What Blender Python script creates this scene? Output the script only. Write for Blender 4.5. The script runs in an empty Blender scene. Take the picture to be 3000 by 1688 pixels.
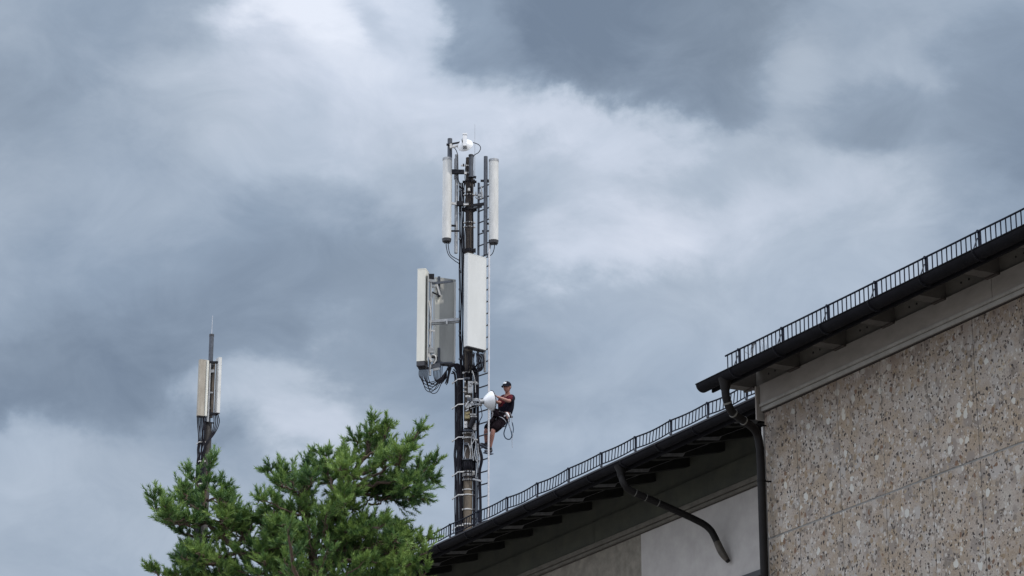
import bpy, bmesh, math, random
from mathutils import Vector, Matrix
random.seed(7)
SC = bpy.context.scene
COL = SC.collection
R = math.radians

# ---------------------------------------------------------------- camera
F = 7800.0                      # focal length in pixels of a 3000 px wide frame
TH = math.atan(2756 / F)        # upward pitch
EYE = Vector((0, 0, 1.6))
cam = bpy.data.cameras.new('camera'); camo = bpy.data.objects.new('camera', cam); COL.objects.link(camo)
cam.sensor_width = 36; cam.lens = F / 3000 * 36; cam.clip_start = 0.1; cam.clip_end = 9000
camo.location = EYE; camo.rotation_euler = (math.pi / 2 + TH, 0, 0)
SC.camera = camo
SC.render.resolution_x = 1024; SC.render.resolution_y = 576
SC.view_settings.view_transform = 'Standard'; SC.view_settings.look = 'None'
SC.view_settings.exposure = 0.0; SC.view_settings.gamma = 1.0

CT, ST = math.cos(TH), math.sin(TH)
def ray(px, py):
    x = (px - 1500) / F; y = (844 - py) / F
    return Vector((x, CT - y * ST, ST + y * CT))
def A(px, py, Y):               # the world point seen at a pixel at distance Y ahead
    d = ray(px, py); return EYE + d * (Y / d.y)

# ---------------------------------------------------------------- sky
SUN_EL, SUN_AZ = 50.0, 128.0    # azimuth clockwise from the view direction
w = bpy.data.worlds.new('World'); SC.world = w; w.use_nodes = True
nt = w.node_tree; N = nt.nodes; L = nt.links
for n in list(N): N.remove(n)
def nd(t, **k):
    n = N.new(t)
    for a, b in k.items(): setattr(n, a, b)
    return n
def mt(op, a, b=None, c=None, clamp=False):
    n = nd('ShaderNodeMath', operation=op, use_clamp=clamp)
    for i, v in enumerate((a, b, c)):
        if v is None: continue
        if isinstance(v, (int, float)): n.inputs[i].default_value = v
        else: L.new(v, n.inputs[i])
    return n.outputs[0]
tc = nd('ShaderNodeTexCoord')
sep = nd('ShaderNodeSeparateXYZ'); L.new(tc.outputs['Generated'], sep.inputs[0])
yc = mt('MAXIMUM', sep.outputs[1], 0.05)
U = mt('MULTIPLY', mt('DIVIDE', sep.outputs[0], yc), 8.27)
V = mt('MULTIPLY', mt('DIVIDE', sep.outputs[2], yc), 7.05)
cmb = nd('ShaderNodeCombineXYZ'); L.new(U, cmb.inputs[0]); L.new(V, cmb.inputs[1])
# wispy domain warp so that the cloud masses get ragged edges
def noise(scale, detail, rough, src=None, off=(0, 0, 0), sc=(1, 1, 1), dist=0.0):
    m = nd('ShaderNodeMapping'); m.inputs[1].default_value = off; m.inputs[3].default_value = sc
    L.new(src or tc.outputs['Generated'], m.inputs[0])
    n = nd('ShaderNodeTexNoise'); n.inputs['Scale'].default_value = scale
    n.inputs['Detail'].default_value = detail; n.inputs['Roughness'].default_value = rough
    n.inputs['Distortion'].default_value = dist
    L.new(m.outputs[0], n.inputs['Vector']); return n
nw = noise(11, 9, 0.58, off=(3.1, 1.7, .4), sc=(1, 1, 1.5), dist=0.3)
sub = nd('ShaderNodeVectorMath', operation='SUBTRACT'); L.new(nw.outputs['Color'], sub.inputs[0]); sub.inputs[1].default_value = (.5, .5, .5)
scl = nd('ShaderNodeVectorMath', operation='MULTIPLY'); L.new(sub.outputs[0], scl.inputs[0]); scl.inputs[1].default_value = (1.05, .72, 0)
adv = nd('ShaderNodeVectorMath', operation='ADD'); L.new(cmb.outputs[0], adv.inputs[0]); L.new(scl.outputs[0], adv.inputs[1])
BL = [  # cloud masses: place (thousandths of the frame's 3000 px), size, brightness, weight
 (0,60,300,120,.34,1),(100,250,230,150,.16,1.2),(420,40,230,100,.30,1),(640,120,180,90,.45,1),(1000,50,230,70,1.02,1.6),(800,170,260,80,.78,1),
 (1080,230,200,120,.90,1.2),(1170,95,46,52,.52,1.5),(1310,60,60,90,.90,1.2),(1480,90,80,170,.36,1.3),(1800,60,300,120,-.02,1.8),(1720,190,260,90,.02,1.6),
 (2070,130,150,120,.10,1.3),(2000,270,190,60,.20,1),(1560,370,230,66,.86,1.3),(1800,400,140,60,.74,1),(1850,700,230,90,.88,1.4),(1680,560,200,80,.62,1),
 (2070,520,140,70,.48,1),(2330,230,110,90,.52,1),(2520,90,200,100,.32,1),(2760,60,230,90,.36,1),(2700,200,120,60,.44,1),(2640,390,210,70,.19,1.2),
 (2960,300,150,130,.17,1.2),(2950,450,120,80,.10,1),(2420,560,190,90,.66,1.1),(2200,620,180,80,.70,1.1),(2760,560,160,70,.28,1),(2300,770,240,80,.50,1),
 (420,330,230,90,.50,1),(720,330,230,90,.60,1),(1180,400,210,90,.78,1.1),(700,470,110,60,.58,.8),(450,560,240,90,.44,1),(150,470,200,110,.36,1),
 (1000,520,170,80,.62,.9),(820,600,170,60,.26,1.2),(1230,600,150,110,.48,1),(150,700,240,110,.34,1),(520,740,230,90,.27,1),(900,800,240,90,.22,1.2),
 (100,900,170,60,.28,1),(330,980,260,90,.10,1.4),(600,900,190,110,.10,1),(80,1120,260,80,.02,1.5),(400,1200,230,70,.06,1.3),(840,1110,110,70,.62,1.4),
 (890,1230,130,70,.76,1.5),(1080,1080,130,90,.26,1),(1150,950,140,100,.22,1),(1150,1250,120,90,.36,1),(300,1420,330,110,.46,1.2),(60,1420,160,80,.52,1),
 (550,1330,190,70,.30,1),(250,1640,330,90,.44,1),(1200,1450,160,90,.46,1),(1500,900,190,100,.26,1),(1900,900,210,80,.42,1),(1650,1200,170,130,.34,1),
 (1480,1450,160,100,.42,1),(1850,1120,170,80,.48,1),(1780,1300,150,60,.55,1),(2100,1000,190,80,.50,1),(1480,700,140,90,.40,1)]
num = None; den = None
for (x, y, rx, ry, val, wt) in BL:
    d = ray(x, y)
    s1 = nd('ShaderNodeVectorMath', operation='SUBTRACT'); L.new(adv.outputs[0], s1.inputs[0]); s1.inputs[1].default_value = (d.x / d.y * 8.27, d.z / d.y * 7.05, 0)
    s2 = nd('ShaderNodeVectorMath', operation='DIVIDE'); L.new(s1.outputs[0], s2.inputs[0]); s2.inputs[1].default_value = (rx / 1000 * 1.1, ry / 1000 * 1.1, 1)
    s3 = nd('ShaderNodeVectorMath', operation='DOT_PRODUCT'); L.new(s2.outputs[0], s3.inputs[0]); L.new(s2.outputs[0], s3.inputs[1])
    g = mt('MULTIPLY', mt('POWER', 2.3, mt('MULTIPLY', s3.outputs['Value'], -1.0)), wt)
    num = mt('MULTIPLY', g, val) if num is None else mt('MULTIPLY_ADD', g, val, num)
    den = g if den is None else mt('ADD', den, g)
n1 = noise(5, 6, 0.5, off=(7, 2, 1), sc=(1, 1, 1.7))
base = mt('MULTIPLY_ADD', n1.outputs['Fac'], 1.3, -.25)
bright = mt('DIVIDE', mt('MULTIPLY_ADD', base, .04, num), mt('ADD', den, .04))
n2 = noise(22, 9, 0.6, off=(1, 5, 2), sc=(1, 1, 1.6), dist=.7)
n3 = noise(9, 5, 0.5, off=(4, 1, 8), sc=(1, 1, 2.0))
bright = mt('ADD', bright, mt('MULTIPLY', mt('SUBTRACT', n2.outputs['Fac'], .5), .40))
bright = mt('ADD', bright, mt('MULTIPLY', mt('SUBTRACT', n3.outputs['Fac'], .5), .20))
# a little colour drift between bluer and greyer cloud
n4 = noise(7, 3, 0.5, off=(9, 9, 2))
rampA = nd('ShaderNodeValToRGB'); rampB = nd('ShaderNodeValToRGB'); L.new(bright, rampA.inputs[0]); L.new(bright, rampB.inputs[0])
def s2l(c): return tuple(((v / 255 + .055) / 1.055) ** 2.4 if v > 10 else v / 255 / 12.92 for v in c) + (1,)
for rp, c in ((rampA, ((110, 126, 148), (137, 154, 175), (168, 183, 202), (199, 210, 227), (227, 234, 247))),
              (rampB, ((118, 132, 149), (147, 161, 178), (177, 188, 202), (203, 210, 224), (226, 231, 243)))):
    e = rp.color_ramp.elements
    e[0].position = 0; e[0].color = s2l(c[0]); e[1].position = 1; e[1].color = s2l(c[4])
    for p, k in ((.28, 1), (.55, 2), (.8, 3)):
        q = e.new(p); q.color = s2l(c[k])
mixc = nd('ShaderNodeMixRGB'); L.new(mt('MULTIPLY_ADD', n4.outputs['Fac'], 2.4, -.7, clamp=True), mixc.inputs[0])
L.new(rampA.outputs[0], mixc.inputs[1]); L.new(rampB.outputs[0], mixc.inputs[2])
# overcast is brightest overhead; gains outside the frame are added to light the walls
zb = nd('ShaderNodeMapRange'); L.new(sep.outputs[2], zb.inputs[0]); zb.inputs[1].default_value = .46; zb.inputs[2].default_value = .85
zb.inputs[3].default_value = 1.08; zb.inputs[4].default_value = 3.0
fb = nd('ShaderNodeMapRange'); L.new(sep.outputs[1], fb.inputs[0]); fb.inputs[1].default_value = .75; fb.inputs[2].default_value = -.1; fb.inputs[3].default_value = 1.0; fb.inputs[4].default_value = 1.9
xb = nd('ShaderNodeMapRange'); L.new(sep.outputs[0], xb.inputs[0]); xb.inputs[1].default_value = -.24; xb.inputs[2].default_value = -.8; xb.inputs[3].default_value = 1.0; xb.inputs[4].default_value = 1.75  # added gain: unseen sky on the left raised to brighten the walls
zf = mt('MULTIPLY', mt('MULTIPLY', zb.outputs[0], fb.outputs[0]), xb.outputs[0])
warm = nd('ShaderNodeMixRGB', blend_type='MULTIPLY'); L.new(mt('MULTIPLY_ADD', zf, 1.1, -1.3, clamp=True), warm.inputs[0]); L.new(mixc.outputs[0], warm.inputs[1]); warm.inputs[2].default_value = (1.05, .945, .885, 1)
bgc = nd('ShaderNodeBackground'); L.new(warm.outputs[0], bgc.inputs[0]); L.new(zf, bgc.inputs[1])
sky = nd('ShaderNodeTexSky', sky_type='NISHITA', sun_disc=False); sky.sun_elevation = R(SUN_EL); sky.sun_rotation = R(SUN_AZ)
bgs = nd('ShaderNodeBackground'); L.new(sky.outputs[0], bgs.inputs[0]); bgs.inputs[1].default_value = .08
mx = nd('ShaderNodeMixShader'); mx.inputs[0].default_value = .96; L.new(bgs.outputs[0], mx.inputs[1]); L.new(bgc.outputs[0], mx.inputs[2])
out = nd('ShaderNodeOutputWorld'); L.new(mx.outputs[0], out.inputs[0])

# ---------------------------------------------------------------- sun through thin cloud
sd = bpy.data.lights.new('sun', 'SUN'); sd.energy = 2.3; sd.angle = R(2.5); sd.color = (1, .95, .87)
so = bpy.data.objects.new('sun', sd); COL.objects.link(so)
sv = Vector((math.sin(R(SUN_AZ)) * math.cos(R(SUN_EL)), math.cos(R(SUN_AZ)) * math.cos(R(SUN_EL)), math.sin(R(SUN_EL))))
so.rotation_euler = sv.to_track_quat('Z', 'Y').to_euler(); so.location = (20, -20, 60)

# ---------------------------------------------------------------- materials
def mat(name, col, rough=.6, metal=0., var=.0, vscale=3., bump=0., bscale=40., col2=None, stretch=(1, 1, 1), spec=.4, det=6):
    m = bpy.data.materials.new(name); m.use_nodes = True
    t = m.node_tree; b = t.nodes['Principled BSDF']
    b.inputs['Roughness'].default_value = rough; b.inputs['Metallic'].default_value = metal
    b.inputs['Specular IOR Level'].default_value = spec
    c1 = tuple(col) + (1,)
    if var > 0:
        tcn = t.nodes.new('ShaderNodeTexCoord'); mp = t.nodes.new('ShaderNodeMapping'); mp.inputs[3].default_value = stretch
        nz = t.nodes.new('ShaderNodeTexNoise'); nz.inputs['Scale'].default_value = vscale; nz.inputs['Detail'].default_value = det; nz.inputs['Roughness'].default_value = .62
        rp = t.nodes.new('ShaderNodeValToRGB')
        c2 = tuple(col2) + (1,) if col2 else tuple(max(0, v * (1 - var)) for v in col) + (1,)
        rp.color_ramp.elements[0].position = .36; rp.color_ramp.elements[0].color = c2
        rp.color_ramp.elements[1].position = .64; rp.color_ramp.elements[1].color = c1
        t.links.new(tcn.outputs['Object'], mp.inputs[0]); t.links.new(mp.outputs[0], nz.inputs['Vector'])
        t.links.new(nz.outputs['Fac'], rp.inputs[0]); t.links.new(rp.outputs[0], b.inputs['Base Color'])
    else:
        b.inputs['Base Color'].default_value = c1
    if bump > 0:
        tcn = t.nodes.new('ShaderNodeTexCoord'); nz = t.nodes.new('ShaderNodeTexNoise'); nz.inputs['Scale'].default_value = bscale; nz.inputs['Detail'].default_value = 4
        bp = t.nodes.new('ShaderNodeBump'); bp.inputs['Strength'].default_value = bump; bp.inputs['Distance'].default_value = .01
        t.links.new(tcn.outputs['Object'], nz.inputs['Vector']); t.links.new(nz.outputs['Fac'], bp.inputs['Height']); t.links.new(bp.outputs[0], b.inputs['Normal'])
    return m
M = {}
M['white'] = mat('white_radome', (.59, .60, .585), .45, var=.10, vscale=2.2, stretch=(1, 1, .3))
M['radome'] = mat('pale_radome', (.58, .58, .56), .5, var=.2, vscale=9, stretch=(1, 1, .25))
M['cream'] = mat('cream_radome', (.64, .63, .56), .5, var=.14, vscale=5, stretch=(1, 1, .2))
M['cream_back'] = mat('grey_antenna_back', (.36, .365, .345), .5, var=.2, vscale=5, stretch=(1, 1, .3))
M['dirty'] = mat('weathered_radome', (.36, .33, .275), .6, var=.4, vscale=7, stretch=(1, 1, .22), col2=(.26, .23, .185))
M['dishwhite'] = mat('dish_white', (.72, .73, .74), .35, var=.08, vscale=6)
M['cap'] = mat('dark_plastic', (.05, .05, .055), .5, var=.3, vscale=10)
M['galv'] = mat('galvanised_steel', (.36, .37, .38), .5, .45, var=.35, vscale=12, bump=.2)
M['galv_dark'] = mat('dull_galvanised', (.085, .095, .115), .6, .2, var=.4, vscale=9)
M['light_clamp'] = mat('bright_zinc', (.55, .54, .52), .45, .3, var=.25, vscale=20)
M['pole'] = mat('weathered_pole', (.105, .085, .068), .7, .0, var=.45, vscale=7, stretch=(1, 1, .5), bump=.3, col2=(.04, .034, .03), spec=.2)
M['pole_low'] = mat('tan_pole', (.155, .122, .088), .6, .15, var=.4, vscale=6, stretch=(1, 1, .5), bump=.3)
M['pole_left'] = mat('grey_pole', (.06, .054, .05), .6, .2, var=.4, vscale=6)
M['cable'] = mat('black_cable', (.010, .009, .014), .6, spec=.15, var=.3, vscale=15)
M['bracket'] = mat('dark_bracket', (.016, .016, .020), .6, .0, spec=.15, var=.4, vscale=20)
M['ladder'] = mat('aluminium_ladder', (.56, .56, .58), .45, .2, var=.2, vscale=8)
M['rung'] = mat('ladder_rung', (.10, .11, .13), .5, .4, var=.3, vscale=12)
M['guard'] = mat('painted_guard', (.012, .015, .026), .7, .0, var=.4, vscale=9, spec=.1)
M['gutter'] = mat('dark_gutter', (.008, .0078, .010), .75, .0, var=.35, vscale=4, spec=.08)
M['pipe'] = mat('brown_pipe', (.011, .0095, .009), .65, .0, var=.35, vscale=5, spec=.15)
M['copper'] = mat('pipe_ring', (.16, .155, .14), .5, .3)
M['pipe_end'] = mat('worn_pipe_end', (.07, .058, .045), .6, .2, var=.4, vscale=12)
M['roof'] = mat('roof_sheet', (.03, .03, .035), .7, var=.3, vscale=2)
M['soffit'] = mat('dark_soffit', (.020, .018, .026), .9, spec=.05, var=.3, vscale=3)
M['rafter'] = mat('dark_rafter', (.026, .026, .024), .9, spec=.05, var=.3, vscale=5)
M['batten'] = mat('pale_batten', (.20, .20, .20), .8, var=.3, vscale=14)
M['beam'] = mat('grey_beam', (.085, .076, .068), .85, var=.25, vscale=3)
M['band'] = mat('grey_band', (.15, .137, .12), .85, var=.22, vscale=3)
M['fascia'] = mat('pale_fascia', (.275, .25, .225), .8, var=.2, vscale=1.7, stretch=(1, 1, 2), bump=.1)
M['trim'] = mat('light_trim', (.30, .285, .26), .7, var=.2, vscale=6)
M['trim_dark'] = mat('groove_and_shadow', (.045, .035, .03), .8, var=.3, vscale=8)
M['lowband'] = mat('green_grey_band', (.060, .062, .046), .9, var=.35, vscale=2.4, bump=.2, col2=(.042, .044, .036))
M['lowtrim'] = mat('dull_trim', (.13, .12, .10), .9, var=.3, vscale=5)
M['lowwhite'] = mat('white_render', (.39, .37, .35), .9, var=.16, vscale=2.6, bump=.3, bscale=60, det=9)
M['lowgrey'] = mat('brown_render', (.22, .20, .165), .9, var=.35, vscale=5, bump=.4, bscale=30, det=9)
M['joint'] = mat('joint_mortar', (.20, .195, .18), .9, var=.3, vscale=10)
M['strip'] = mat('zinc_strip', (.50, .49, .47), .6, .1, var=.35, vscale=6)
M['hole'] = mat('vent_hole', (.012, .011, .01), .9)
M['winframe'] = mat('window_frame', (.02, .02, .022), .5)
M['glass'] = mat('window_glass', (.02, .025, .03), .08)
M['bark'] = mat('pine_bark', (.11, .075, .055), .9, var=.5, vscale=14, bump=.6, bscale=50, col2=(.07, .05, .04))
M['twig'] = mat('pine_twig', (.15, .12, .085), .9, var=.4, vscale=20)
M['skin'] = mat('skin', (.33, .165, .13), .55, var=.12, vscale=20)
M['shirt'] = mat('dark_shirt', (.012, .011, .020), .9, spec=.08, var=.3, vscale=14, bump=.4, bscale=30)
M['shirt_red'] = mat('red_shirt_panel', (.085, .012, .018), .9, spec=.08, var=.3, vscale=14, bump=.4, bscale=30)
M['shorts'] = mat('dark_shorts', (.014, .010, .013), .95, spec=.04, var=.45, vscale=14, bump=.5, bscale=25)
M['shoe'] = mat('dark_shoe', (.018, .018, .024), .6)
M['sole'] = mat('blue_grey_sole', (.10, .12, .16), .7)
M['capcloth'] = mat('cap_cloth', (.012, .013, .02), .9, spec=.08)
M['patch'] = mat('pale_patch', (.62, .64, .66), .7)
M['hair'] = mat('dark_hair', (.02, .014, .012), .8)
M['belt'] = mat('harness_web', (.03, .03, .035), .8)
M['belt_grey'] = mat('grey_web', (.30, .31, .34), .8)
M['rope'] = mat('blue_rope', (.02, .045, .08), .8, var=.4, vscale=60)
M['glove'] = mat('white_pouch', (.80, .80, .80), .7)
M['brass'] = mat('yellowed_box', (.24, .20, .10), .6, var=.3, vscale=20)
M['ground'] = mat('grey_ground', (.34, .32, .295), .9, var=.3, vscale=.3, col2=(.22, .205, .17))
M['asphalt'] = mat('asphalt', (.16, .155, .15), .9, var=.2, vscale=2)

def needle_mat():
    m = bpy.data.materials.new('pine_needles'); m.use_nodes = True; t = m.node_tree; b = t.nodes['Principled BSDF']
    at = t.nodes.new('ShaderNodeAttribute'); at.attribute_name = 'tint'; at.attribute_type = 'GEOMETRY'
    rp = t.nodes.new('ShaderNodeValToRGB'); e = rp.color_ramp.elements
    e[0].position = 0; e[0].color = (.030, .075, .030, 1); e[1].position = 1; e[1].color = (.21, .31, .075, 1)  # shadow green to highlight green, light put into the needle colour
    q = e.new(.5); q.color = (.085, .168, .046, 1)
    t.links.new(at.outputs['Fac'], rp.inputs[0]); t.links.new(rp.outputs[0], b.inputs['Base Color'])
    b.inputs['Roughness'].default_value = .55; b.inputs['Specular IOR Level'].default_value = .35
    tr = t.nodes.new('ShaderNodeBsdfTranslucent'); t.links.new(rp.outputs[0], tr.inputs[0])
    ms = t.nodes.new('ShaderNodeMixShader'); ms.inputs[0].default_value = .16
    t.links.new(b.outputs[0], ms.inputs[1]); t.links.new(tr.outputs[0], ms.inputs[2]); t.links.new(ms.outputs[0], t.nodes['Material Output'].inputs[0])
    return m
M['needle'] = needle_mat()

def terrazzo():
    m = bpy.data.materials.new('pebble_concrete'); m.use_nodes = True; t = m.node_tree; b = t.nodes['Principled BSDF']; n = t.nodes; l = t.links
    b.inputs['Roughness'].default_value = .8
    tcn = n.new('ShaderNodeTexCoord')
    wn = n.new('ShaderNodeTexNoise'); wn.inputs['Scale'].default_value = 14; wn.inputs['Detail'].default_value = 3; l.new(tcn.outputs['Object'], wn.inputs['Vector'])
    sb = n.new('ShaderNodeVectorMath'); sb.operation = 'SUBTRACT'; l.new(wn.outputs['Color'], sb.inputs[0]); sb.inputs[1].default_value = (.5, .5, .5)
    sc_ = n.new('ShaderNodeVectorMath'); sc_.operation = 'SCALE'; l.new(sb.outputs[0], sc_.inputs[0]); sc_.inputs['Scale'].default_value = .085
    ad = n.new('ShaderNodeVectorMath'); ad.operation = 'ADD'; l.new(tcn.outputs['Object'], ad.inputs[0]); l.new(sc_.outputs[0], ad.inputs[1])
    vec = n.new('ShaderNodeVectorMath'); vec.operation = 'MULTIPLY'; l.new(ad.outputs[0], vec.inputs[0]); vec.inputs[1].default_value = (1, 0, .85)
    def noise_(s, d=5, r=.6):
        q = n.new('ShaderNodeTexNoise'); q.inputs['Scale'].default_value = s; q.inputs['Detail'].default_value = d; q.inputs['Roughness'].default_value = r
        l.new(tcn.outputs['Object'], q.inputs['Vector']); return q
    def ramp(src, *st):
        q = n.new('ShaderNodeValToRGB'); e = q.color_ramp.elements
        e[0].position, e[0].color = st[0][0], tuple(st[0][1]) + (1,); e[1].position, e[1].color = st[-1][0], tuple(st[-1][1]) + (1,)
        for p, c in st[1:-1]: k = e.new(p); k.color = tuple(c) + (1,)
        l.new(src, q.inputs[0]); return q
    base = ramp(noise_(1.5, 6, .65).outputs['Fac'], (.32, (.33, .285, .24)), (.44, (.285, .228, .172)), (.53, (.32, .275, .24)), (.66, (.37, .335, .295)))
    fine = noise_(38, 5, .7)
    def mixc(fac, a, bcol, mode='MIX'):
        q = n.new('ShaderNodeMixRGB'); q.blend_type = mode
        if isinstance(fac, float): q.inputs[0].default_value = fac
        else: l.new(fac, q.inputs[0])
        l.new(a, q.inputs[1])
        if isinstance(bcol, tuple): q.inputs[2].default_value = bcol + (1,)
        else: l.new(bcol, q.inputs[2])
        return q.outputs[0]
    def M_(op, a, b_):
        q = n.new('ShaderNodeMath'); q.operation = op; q.use_clamp = True
        for i, v in enumerate((a, b_)):
            if isinstance(v, (int, float)): q.inputs[i].default_value = v
            else: l.new(v, q.inputs[i])
        return q.outputs[0]
    fr = ramp(fine.outputs['Fac'], (.3, (.62, .60, .58)), (.5, (.98, .97, .96)), (.72, (1.2, 1.2, 1.18)))
    c = mixc(1.0, base.outputs[0], fr.outputs[0], 'MULTIPLY')
    def stones(scale, thr_lo, thr_hi, size, colr, c, seed, soft=.08):
        mp = n.new('ShaderNodeMapping'); mp.inputs[1].default_value = (seed, 0, seed * 1.7); l.new(vec.outputs[0], mp.inputs[0])
        v = n.new('ShaderNodeTexVoronoi'); v.inputs['Scale'].default_value = scale; l.new(mp.outputs[0], v.inputs['Vector'])
        s = n.new('ShaderNodeSeparateColor'); l.new(v.outputs['Color'], s.inputs[0])
        inn = M_('MULTIPLY', M_('GREATER_THAN', s.outputs[0], thr_lo), M_('LESS_THAN', s.outputs[0], thr_hi))
        # stone size differs from stone to stone
        rad = M_('MULTIPLY', M_('ADD', M_('MULTIPLY', s.outputs[1], .8), .45), size)
        dd = M_('SUBTRACT', rad, v.outputs['Distance']); dd = M_('DIVIDE', dd, soft)
        f = M_('MULTIPLY', inn, dd)
        return mixc(f, c, colr)
    c = stones(5, 0, .35, .62, (.225, .19, .165), c, 21, .15)
    c = stones(6, .5, .8, .62, (.335, .305, .28), c, 22, .15)
    c = stones(13, 0, .25, .55, (.175, .145, .12), c, 3)
    c = stones(15, .5, .7, .5, (.41, .375, .345), c, 9)
    c = stones(9, .0, .20, .50, (.34, .31, .285), c, 5)
    c = stones(10, .4, .58, .48, (.235, .175, .115), c, 15)
    c = stones(26, .5, .66, .46, (.33, .26, .18), c, 19)
    c = stones(24, .0, .16, .46, (.43, .40, .37), c, 29)
    c = stones(18, .0, .34, .40, (.026, .018, .016), c, 1)
    c = stones(28, .0, .42, .46, (.06, .044, .036), c, 2)
    c = stones(21, .80, .93, .38, (.46, .44, .41), c, 4)
    c = stones(8, .0, .10, .42, (.47, .455, .42), c, 7, .04)
    c = stones(5.2, .5, .53, .34, (.44, .42, .39), c, 8, .04)
    c = stones(5, .80, .84, .28, (.17, .075, .03), c, 6, .04)
    c = stones(11, .6, .68, .38, (.15, .085, .05), c, 11, .04)
    # dirt that has run down from the trim
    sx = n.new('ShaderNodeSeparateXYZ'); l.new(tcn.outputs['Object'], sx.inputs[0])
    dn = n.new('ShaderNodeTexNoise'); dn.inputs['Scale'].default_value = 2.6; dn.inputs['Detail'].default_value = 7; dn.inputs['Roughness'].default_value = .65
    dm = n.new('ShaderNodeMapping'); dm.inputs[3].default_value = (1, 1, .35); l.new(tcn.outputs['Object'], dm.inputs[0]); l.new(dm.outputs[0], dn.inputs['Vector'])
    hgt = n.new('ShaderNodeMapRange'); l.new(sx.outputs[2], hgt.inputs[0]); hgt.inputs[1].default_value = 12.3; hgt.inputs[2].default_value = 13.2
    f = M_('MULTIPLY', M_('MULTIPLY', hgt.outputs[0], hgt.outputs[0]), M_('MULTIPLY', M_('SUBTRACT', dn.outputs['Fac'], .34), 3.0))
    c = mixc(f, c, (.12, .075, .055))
    # staining along the top edge of the wall and the warm mineral bloom
    st = ramp(noise_(.9, 4, .6).outputs['Fac'], (.45, (1, 1, 1)), (.75, (1.02, .93, .82)))
    c = mixc(.8, c, st.outputs[0], 'MULTIPLY')
    c = mixc(1.0, c, (.82, .825, .80), 'MULTIPLY')
    l.new(c, b.inputs['Base Color'])
    bp = n.new('ShaderNodeBump'); bp.inputs['Strength'].default_value = .35; bp.inputs['Distance'].default_value = .01; l.new(fine.outputs['Fac'], bp.inputs['Height']); l.new(bp.outputs[0], b.inputs['Normal'])
    return m
M['pebble'] = terrazzo()

# ---------------------------------------------------------------- mesh helpers
MW = {}                                   # world matrix of every Empty
class MB:
    def __init__(s): s.v = []; s.f = []; s.sm = []
    def add(s, vs, fs, smooth=False):
        o = len(s.v); s.v += [Vector(p) for p in vs]; s.f += [[i + o for i in f] for f in fs]; s.sm += [smooth] * len(fs); return s
    def box(s, c, size, X=Vector((1, 0, 0)), Y=Vector((0, 1, 0)), Z=Vector((0, 0, 1))):
        c = Vector(c); h = [q / 2 for q in size]
        vs = [c + X * (a * h[0]) + Y * (b * h[1]) + Z * (d * h[2]) for a in (-1, 1) for b in (-1, 1) for d in (-1, 1)]
        return s.add(vs, [(0, 1, 3, 2), (4, 6, 7, 5), (0, 4, 5, 1), (2, 3, 7, 6), (0, 2, 6, 4), (1, 5, 7, 3)])
    def tube(s, pts, r, n=8, caps=True, ell=None):
        pts = [Vector(p) for p in pts]; rs = r if isinstance(r, (list, tuple)) else [r] * len(pts)
        rings = []; up = None
        for i, p in enumerate(pts):
            t = (pts[min(i + 1, len(pts) - 1)] - pts[max(i - 1, 0)])
            if t.length < 1e-9: t = Vector((0, 0, 1))
            t.normalize()
            if up is None: up = t.orthogonal().normalized()
            up = (up - t * up.dot(t)); up = up.normalized() if up.length > 1e-6 else t.orthogonal().normalized()
            sd_ = t.cross(up)
            rings.append([p + (up * math.cos(2 * math.pi * k / n) + sd_ * math.sin(2 * math.pi * k / n)) * rs[i] for k in range(n)])
        vs = [q for rg in rings for q in rg]
        fs = [(i * n + k, i * n + (k + 1) % n, (i + 1) * n + (k + 1) % n, (i + 1) * n + k) for i in range(len(pts) - 1) for k in range(n)]
        s.add(vs, fs, True)
        if caps: s.add(rings[0], [tuple(range(n))[::-1]]); s.add(rings[-1], [tuple(range(n))])
        return s
    def bar(s, a, b, w, h=None, up=Vector((0, 0, 1))):
        a = Vector(a); b = Vector(b); h = h or w; d = b - a; Lg = d.length; d.normalize()
        if abs(d.dot(up)) > .95: up = Vector((1, 0, 0))
        x = d.cross(up).normalized(); z = x.cross(d).normalized()
        return s.box((a + b) / 2, (Lg, w, h), d, x, z)
    def prism(s, prof, a, b):             # profile = list of offset vectors, extruded from a to b
        a = Vector(a); b = Vector(b); n = len(prof)
        vs = [a + Vector(p) for p in prof] + [b + Vector(p) for p in prof]
        return s.add(vs, [tuple(range(n))[::-1], tuple(range(n, 2 * n))] + [(i, (i + 1) % n, n + (i + 1) % n, n + i) for i in range(n)])
    def build(s, name, m, parent=None, tint=None):
        me = bpy.data.meshes.new(name)
        inv = MW[parent.name].inverted() if parent is not None else Matrix.Identity(4)
        me.from_pydata([inv @ p for p in s.v], [], s.f); me.update()
        me.polygons.foreach_set('use_smooth', s.sm)
        me.materials.append(m)
        if tint is not None:
            at = me.attributes.new('tint', 'FLOAT', 'FACE'); at.data.foreach_set('value', tint)
        bm = bmesh.new(); bm.from_mesh(me)
        if len(s.f) < 60000: bmesh.ops.recalc_face_normals(bm, faces=bm.faces)
        bm.to_mesh(me); bm.free()
        o = bpy.data.objects.new(name, me); COL.objects.link(o)
        if parent is not None: o.parent = parent; MW[o.name] = MW[parent.name].copy()
        else: MW[o.name] = Matrix.Identity(4)
        return o
def cat(pts, k=6):                        # Catmull-Rom through points
    p = [Vector(q) for q in pts]; p = [p[0] * 2 - p[1]] + p + [p[-1] * 2 - p[-2]]; o = []
    for i in range(1, len(p) - 2):
        for j in range(k):
            t = j / k; a, b, c, d = p[i - 1:i + 3]
            o.append(.5 * ((2 * b) + (c - a) * t + (2 * a - 5 * b + 4 * c - d) * t * t + (3 * b - a - 3 * c + d) * t ** 3))
    o.append(p[-2]); return o
def tag(o, label=None, cat_=None, group=None, kind=None):
    if label: o['label'] = label
    if cat_: o['category'] = cat_
    if group: o['group'] = group
    if kind: o['kind'] = kind
    return o
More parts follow.
